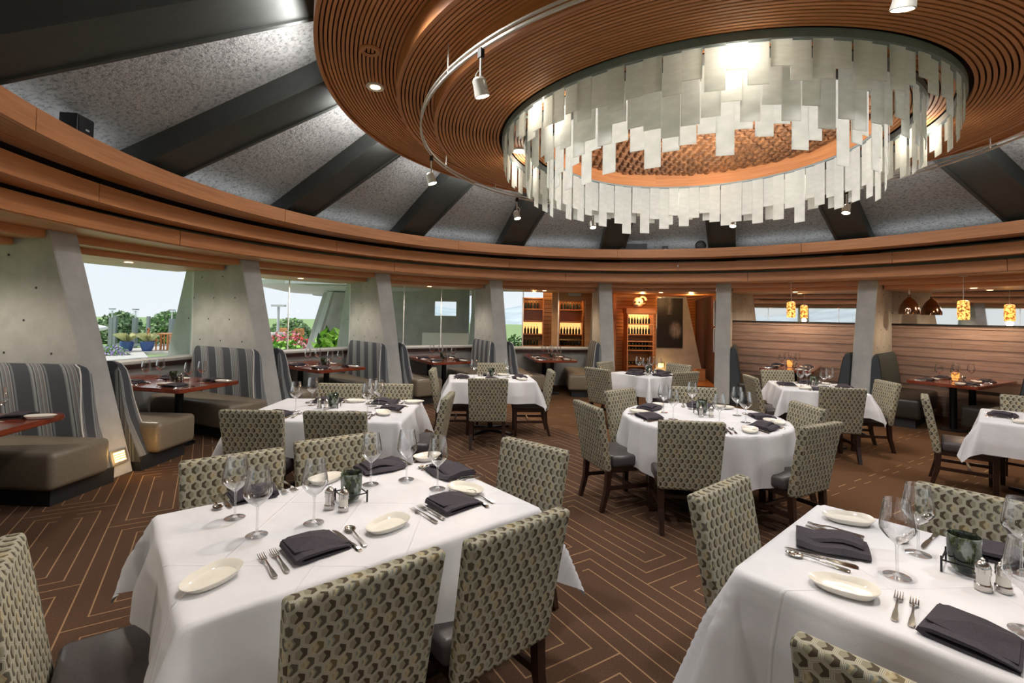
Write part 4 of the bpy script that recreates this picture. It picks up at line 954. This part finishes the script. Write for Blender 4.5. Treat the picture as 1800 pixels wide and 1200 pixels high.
for i, (x, y, w, h) in enumerate(((-24.4, 27, 1.32, 1.6), (-21.7, 27, 1.32, 1.75), (-19, 27, 1.32, 1.8), (-16.3, 27.5, 1.32, 1.7), (-13.6, 30, 1.32, 1.5), (-10.9, 31, 1.32, 1.5), (-8.2, 31, 1.32, 1.45))):
    shrub('clipped hedge bush beyond the lawn, number %s from the left' % ('one two three four five six seven'.split()[i]), x, y, -.14, (w*1.08, 1.0, h), 2600, .13, (('leaves', 'leaf_far', .8), ('bright_leaves', 'leaf_dark' if i % 2 else 'leaf', .2)), i*7, 'hedge_bush', 'hedge', 'hedge bushes beyond the lawn')
for i, (x, y) in enumerate(((-16.15, 20.5), (-15.45, 20.7))):
    t = thing('flower_pot', 'blue glazed pot with pale grass outside the lawn window, %s one' % ('left', 'right')[i], 'plant pot', (x, y, -.03), 0, 'blue pots')
    MB().lathe([(0, 0), (.16, 0), (.24, .22), (.26, .40), (.22, .42), (.2, .36), (0, .34)], 20).obj('pot', 'blue_glaze', t, smooth=True)
    R = random.Random(i); mb = MB()
    for q in range(90):
        a = R.uniform(0, 6.28); l = R.uniform(.25, .5); lean = R.uniform(.2, .9); dx, dy = math.cos(a)*lean*l, math.sin(a)*lean*l
        mb.add([(-.01, 0, .35), (.01, 0, .35), (dx*.6+.01, dy*.6, .35+l*.9), (dx*1.2, dy*1.2, .35+l*.75)], [(0, 1, 2, 3)])
    o = mb.obj('grass', 'straw', t); o['kind'] = 'stuff'
shrub('long bank of lavender outside the lawn window', -15.5, 18.7, -.14, (.9, .6, .5), 900, .06, (('flowers', 'lavender', .6), ('leaves', 'leaf', .4)), 5, 'lavender')
shrub('red and pink flower bed outside the flower window', -7.45, 16.2, -.03, (1.1, .8, 1.15), 1600, .07, (('blossoms', 'petal_pink', .45), ('leaves', 'leaf', .35), ('red_blossoms', 'petal_red', .2)), 11, 'flower_bed')
shrub('bright green leafy plant low in the flower window', -6.55, 14.1, -.03, (.8, .5, 1.0), 900, .09, (('leaves', 'leaf_bright', .7), ('dark_leaves', 'leaf', .3)), 21, 'leafy_plant')
shrub('broad leaved green plant in front of the outdoor pier', -4.75, 12.9, -.03, (.65, .45, 1.35), 320, .16, (('leaves', 'leaf_bright', .7), ('dark_leaves', 'leaf_dark', .3)), 22, 'leafy_plant', long=1.3)
shrub('green bush in the left of the wine room window', .10, 17.5, -.1, (.6, .5, 1.2), 700, .08, (('leaves', 'leaf', .6), ('dark_leaves', 'leaf_dark', .4)), 31, 'bush')
def agave(lab, x, y, z, s, seed):
    t = thing('agave', lab, 'plant', (x, y, z), 0, 'agaves in the patio window'); R = random.Random(seed)
    for q in range(22):
        a = q*2.4; tl = .25+.045*q; l = s*(1-.012*q); dx, dy = math.cos(a), math.sin(a); w = .05*s
        P = [(r*l*dx*math.cos(tl), r*l*dy*math.cos(tl), .08+r*l*math.sin(tl)) for r in (0, .5, 1)]
        mb = MB().add([(P[0][0]-dy*w, P[0][1]+dx*w, P[0][2]), (P[0][0]+dy*w, P[0][1]-dx*w, P[0][2]), (P[1][0]+dy*w, P[1][1]-dx*w, P[1][2]), (P[1][0]-dy*w, P[1][1]+dx*w, P[1][2]), P[2], (P[1][0], P[1][1], P[1][2]-.03)], [(0, 1, 2, 3), (3, 2, 4), (0, 3, 5), (1, 5, 2), (3, 4, 5), (2, 5, 4)])
        mb.obj('leaf', 'leaf_dark', t)
agave('spiky agave at the right end of the patio window', -1.35, 13.6, .25, .9, 1); agave('spiky agave left of the other one in the patio window', -2.2, 14.0, .25, .8, 2)
# garden furniture
def garden_chair(first_=[None]):
    t = thing('garden_chair', 'x', 'chair')
    for x in (-.24, .2):
        for y, h in ((-.24, .95), (.22, .62)): MB().box(x, x+.04, y, y+.04, 0, h).obj('leg', 'teak', t)
        MB().box(x-.01, x+.05, -.24, .26, .62, .65).obj('armrest', 'teak', t)
    for i in range(5): MB().box(-.24, .24, -.2+i*.09, -.13+i*.09, .42, .44).obj('seat_slat', 'teak', t)
    for i in range(5): MB().box(-.19+i*.085, -.14+i*.085, -.235, -.21, .44, .92).obj('back_slat', 'teak', t)
    MB().box(-.24, .24, -.24, -.2, .88, .95).obj('top_rail', 'teak', t); return t
gc = garden_chair(); gt_ = tree(gc)
for i, (x, y, a, l) in enumerate(((-15.6, 21.3, -60, 'teak garden chair left of the table outside the lawn window'), (-15.0, 22.0, 150, 'teak garden chair behind the table outside the lawn window'), (-14.55, 21.2, 60, 'teak garden chair right of the table outside the lawn window'),
        (-11.6, 24.5, 170, 'orange teak chair at the left of the far patio row'), (-10.6, 24.2, 190, 'second orange teak chair of the far patio row'), (-9.7, 24.8, 175, 'third orange teak chair of the far patio row'), (-8.8, 24.3, 185, 'last orange teak chair of the far patio row'))):
    if i == 0: gc.location = (x, y, -.02); gc.rotation_euler = (0, 0, rad(a)); gc['label'] = l; gc['group'] = 'garden chairs'
    else: copy_thing(gc, (x, y, -.02), rad(a), l, 'garden chairs', gt_)
t = thing('garden_table', 'teak garden table outside the lawn window', 'table', (-15.1, 21.3, -.02)); MB().box(-.3, .3, -.3, .3, .7, .74).obj('table_top', 'teak', t)
for sx_ in (-.26, .22):
    for sy in (-.26, .22): MB().box(sx_, sx_+.04, sy, sy+.04, 0, .7).obj('leg', 'teak', t)
for i, x in enumerate((-19.7, -18.55, -16.75)):
    t = thing('lantern_post', 'slim lantern post before the hedge, %s one' % ('left', 'middle', 'right')[i], 'lamp post', (x, 24, -.14), 0, 'lantern posts')
    MB().box(-.09, .09, -.09, .09, 0, 1.45).obj('post', 'lamp_post', t); MB().box(-.08, .08, -.08, .08, 1.47, 1.85).obj('lantern', 'window_glass', t); MB().box(-.1, .1, -.1, .1, 1.85, 1.9).obj('cap', 'lamp_post', t); MB().box(-.02, .02, -.02, .02, 1.45, 1.8).obj('lamp_core', 'white_paint', t)
for i, x in enumerate((-19.2, -17.6, -16.0)):
    t = thing('fence_post', 'dark glass screen post before the hedge, %s one' % ('left', 'middle', 'right')[i], 'post', (x, 23.6, -.14), 0, 'screen posts'); MB().box(-.06, .06, -.06, .06, 0, 1.55).obj('post', 'lamp_post', t); MB().box(-.05, 1.5, -.01, .01, .2, 1.5).obj('glass', 'window_glass', t); MB().box(-.05, 1.5, -.05, .05, .1, .22).obj('rail', 'lamp_post', t)
t = thing('curved_wall', 'low white curving garden wall outside the lawn window', 'wall', (-17.9, 20.6, -.14)); MB().tube([(-2.2+.0, -1.3, .75), (-.6, -.75, .85), (.35, -.1, .98), (.45, .35, 1.05), (0, .5, 1.1)], .085, 8).obj('coping', 'white_paint', t, smooth=True); MB().box(-2.2, -.1, -1.0, -.9, 0, .6).obj('low_wall', 'white_paint', t)
t = thing('street_lamp', 'tall pale street lamp outside the flower window', 'lamp post', (-10.55, 22, -.03)); MB().lathe([(.3, 0), (.34, .8), (.3, .85), (0, .86)], 14).obj('planter', 'patio', t); MB().tube([(0, 0, .8), (0, 0, 2.0)], .06, 8).obj('pole', 'canopy_white', t); MB().box(-.3, .3, -.1, .1, 2.0, 2.1).obj('head', 'canopy_white', t)
t = thing('round_canopy', 'pale round concrete canopy roof outside the flower window', 'canopy', (-4.9, 18, 0))
MB().lathe([(0, 2.42), (3.2, 2.46), (4.0, 2.62), (4.1, 2.75), (3.6, 2.9), (0, 3.0)], 40).obj('slab', 'canopy_white', t, smooth=True); MB().lathe([(2.2, 2.44), (2.3, 2.36), (2.4, 2.45)], 40).obj('soffit_ring', 'canopy_white', t, smooth=True)
t = thing('outdoor_pier', 'wide concrete pier outside the flower window', 'pillar', (-5.3, 15.6, -.03)); mk('shaft', [(-1.45, 0, 0), (1.0, 0, 0), (1.0, .5, 0), (-1.45, .5, 0), (-.75, 0, 2.44), (.8, 0, 2.44), (.8, .5, 2.44), (-.75, .5, 2.44)], [(0, 3, 2, 1), (4, 5, 6, 7), (0, 1, 5, 4), (1, 2, 6, 5), (2, 3, 7, 6), (3, 0, 4, 7)], 'concrete', t)
t = thing('raking_strut', 'slim white raking column outside the flower window', 'column', (-6.3, 15.1, -.03)); mk('shaft', [(-.12, 0, 0), (.05, 0, 0), (.05, .2, 0), (-.12, .2, 0), (.58, 0, 2.44), (.72, 0, 2.44), (.72, .2, 2.44), (.58, .2, 2.44)], [(0, 3, 2, 1), (4, 5, 6, 7), (0, 1, 5, 4), (1, 2, 6, 5), (2, 3, 7, 6), (3, 0, 4, 7)], 'canopy_white', t)
t = thing('porch_wall', 'grey concrete porch wall with a slot window outside the patio window', 'wall', (-2.3, 15.3, -.03))
for x0, x1, z0, z1 in ((-1.9, -.15, 0, 2.7), (.55, .95, 0, 2.7), (-.15, .55, 0, 1.75), (-.15, .55, 2.2, 2.7)): MB().box(x0, x1, 0, .2, z0, z1).obj('wall_block', 'concrete', t)
MB().box(-.15, .55, .08, .1, 1.75, 2.2).obj('glass', 'window_glass', t)
t = thing('porch_roof', 'pale green plaster porch ceiling outside the patio window', 'roof', (-2.5, 14.4, 2.55)); MB().box(-3.6, 2.6, -1.3, 1.6, 0, .2).obj('slab', 'stucco_green', t); MB().box(-3.6, 2.6, -1.36, -1.3, -.03, .2).obj('fascia', 'canopy_white', t)
t = thing('porch_pier', 'tapering concrete pier at the right of the patio window', 'pillar', (-1.15, 15.0, -.03)); mk('shaft', [(-.1, 0, 0), (.75, 0, 0), (.75, .4, 0), (-.1, .4, 0), (-.1, 0, 2.58), (.1, 0, 2.58), (.1, .4, 2.58), (-.1, .4, 2.58)], [(0, 3, 2, 1), (4, 5, 6, 7), (0, 1, 5, 4), (1, 2, 6, 5), (2, 3, 7, 6), (3, 0, 4, 7)], 'concrete', t)
t = thing('planter', 'long white planter low in the patio window', 'planter', (-1.6, 13.9, -.03)); MB().box(-1.0, 1.0, -.55, .35, 0, .22).obj('bed', 'patio', t); MB().box(-1.0, 1.0, .3, .42, .0, 1.25).obj('low_wall', 'white_paint', t)
# hills: ridges far off, blue haze painted into their colour
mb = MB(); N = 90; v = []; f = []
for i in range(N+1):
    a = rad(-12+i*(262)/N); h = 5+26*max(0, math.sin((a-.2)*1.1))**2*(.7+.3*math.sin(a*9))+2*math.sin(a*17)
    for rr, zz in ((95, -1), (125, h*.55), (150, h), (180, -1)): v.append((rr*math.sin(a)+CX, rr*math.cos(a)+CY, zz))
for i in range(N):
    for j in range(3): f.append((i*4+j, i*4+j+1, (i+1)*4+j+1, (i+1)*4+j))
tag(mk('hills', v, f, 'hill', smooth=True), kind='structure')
# ================================================================ LAMPS' LIGHT AND ADDED FILL
def lamp(kind, name, loc, e, col, parent=None, size=.05, rot=None, spot=None, blend=.6, sy=None):
    d = bpy.data.lights.new(name, kind); d.energy = e; d.color = col
    if kind == 'AREA': d.shape = 'RECTANGLE'; d.size = size; d.size_y = sy or size
    else: d.shadow_soft_size = size
    if spot: d.spot_size = rad(spot); d.spot_blend = blend
    o = bpy.data.objects.new(name, d); COL.objects.link(o); o.location = loc
    if rot: o.rotation_euler = rot
    return o
WARM = (1, .74, .48); NEU = (1, .965, .935)
for k in range(-8, 8): lamp('SPOT', 'downlight_beam', pol(7.35 if abs(k) > 8 else 7.3, AZ(k)+11.25, 2.36), E_SOF, WARM if -1 <= k <= 3 else (1, .87, .73), size=.06, spot=160, blend=.5)
for a in range(0, 360, 45): lamp('SPOT', 'downlight_beam', pol(3.27, a+10, 3.78), E_DISC, NEU, size=.1, spot=165, blend=.9)
for a in (-166, -72, 12, 108, 60, -120): lamp('POINT', 'chandelier_bulb', pol(1.84, a, 3.4), E_CH*.16, (1, .9, .74), size=.07)
for i in range(3): lamp('POINT', 'chandelier_fill', pol(.35, i*120, 3.1), 31, (1, .97, .93), size=.3)  # added fill inside the rings, lights the upright surfaces
for i in range(12):
    b = rad(i*30+15); o = lamp('AREA', 'canopy_fill', pol(3.7, i*30+15, 3.95), 12, (1, .98, .95), size=1.4, sy=.12); o.rotation_euler = (rad(90+14), 0, -b)  # added uplights, hidden above the canopy, to brighten the ceiling panels
for i in range(4): lamp('POINT', 'well_fill', pol(1.2, i*90+30, 3.42), E_WELL, (1, .72, .45), size=.06)  # added fill points that light the basket weave
for k in range(16):
    o = lamp('AREA', 'cove_light', pol(5.75, AZ(k)+11.25, 3.175), E_COVE, (.93, .96, 1), size=1.6, sy=.1); b = rad(AZ(k)+11.25)
    o.rotation_euler = (rad(180-38), 0, -b)
for a in SPL: lamp('SPOT', 'track_beam', pol(2.78, a, 3.13), 60, (1, .8, .58), size=.04, spot=60, rot=(rad(25), 0, -rad(a)))
for p, e in (((3.46, 12.9, 2.3), 9), ((3.46, 13.2, 1.75), 3), ((3.6, 15.3, 2.2), 25), ((4.9, 13.3, 2.3), 22), ((1.75, 14.0, 2.35), 14), ((.62, 13.8, 2.3), 10), ((5.0, 16.2, 2.2), 15)): lamp('POINT', 'cabinet_lamp', p, e, (1, .55, .22), size=.05)
for k in (-4,): lamp('POINT', 'step_lamp', pol(5.72, AZ(k), .26), 1.6, (1, .55, .15), size=.06)
for az in (36.9, 60): lamp('POINT', 'pendant_bulb', pol(6.6, az, 1.78), 6, (1, .6, .25), size=.05)
lamp('POINT', 'pier_lamp', (4.52, 14.5, .3), 3, (1, .6, .2), size=.05)
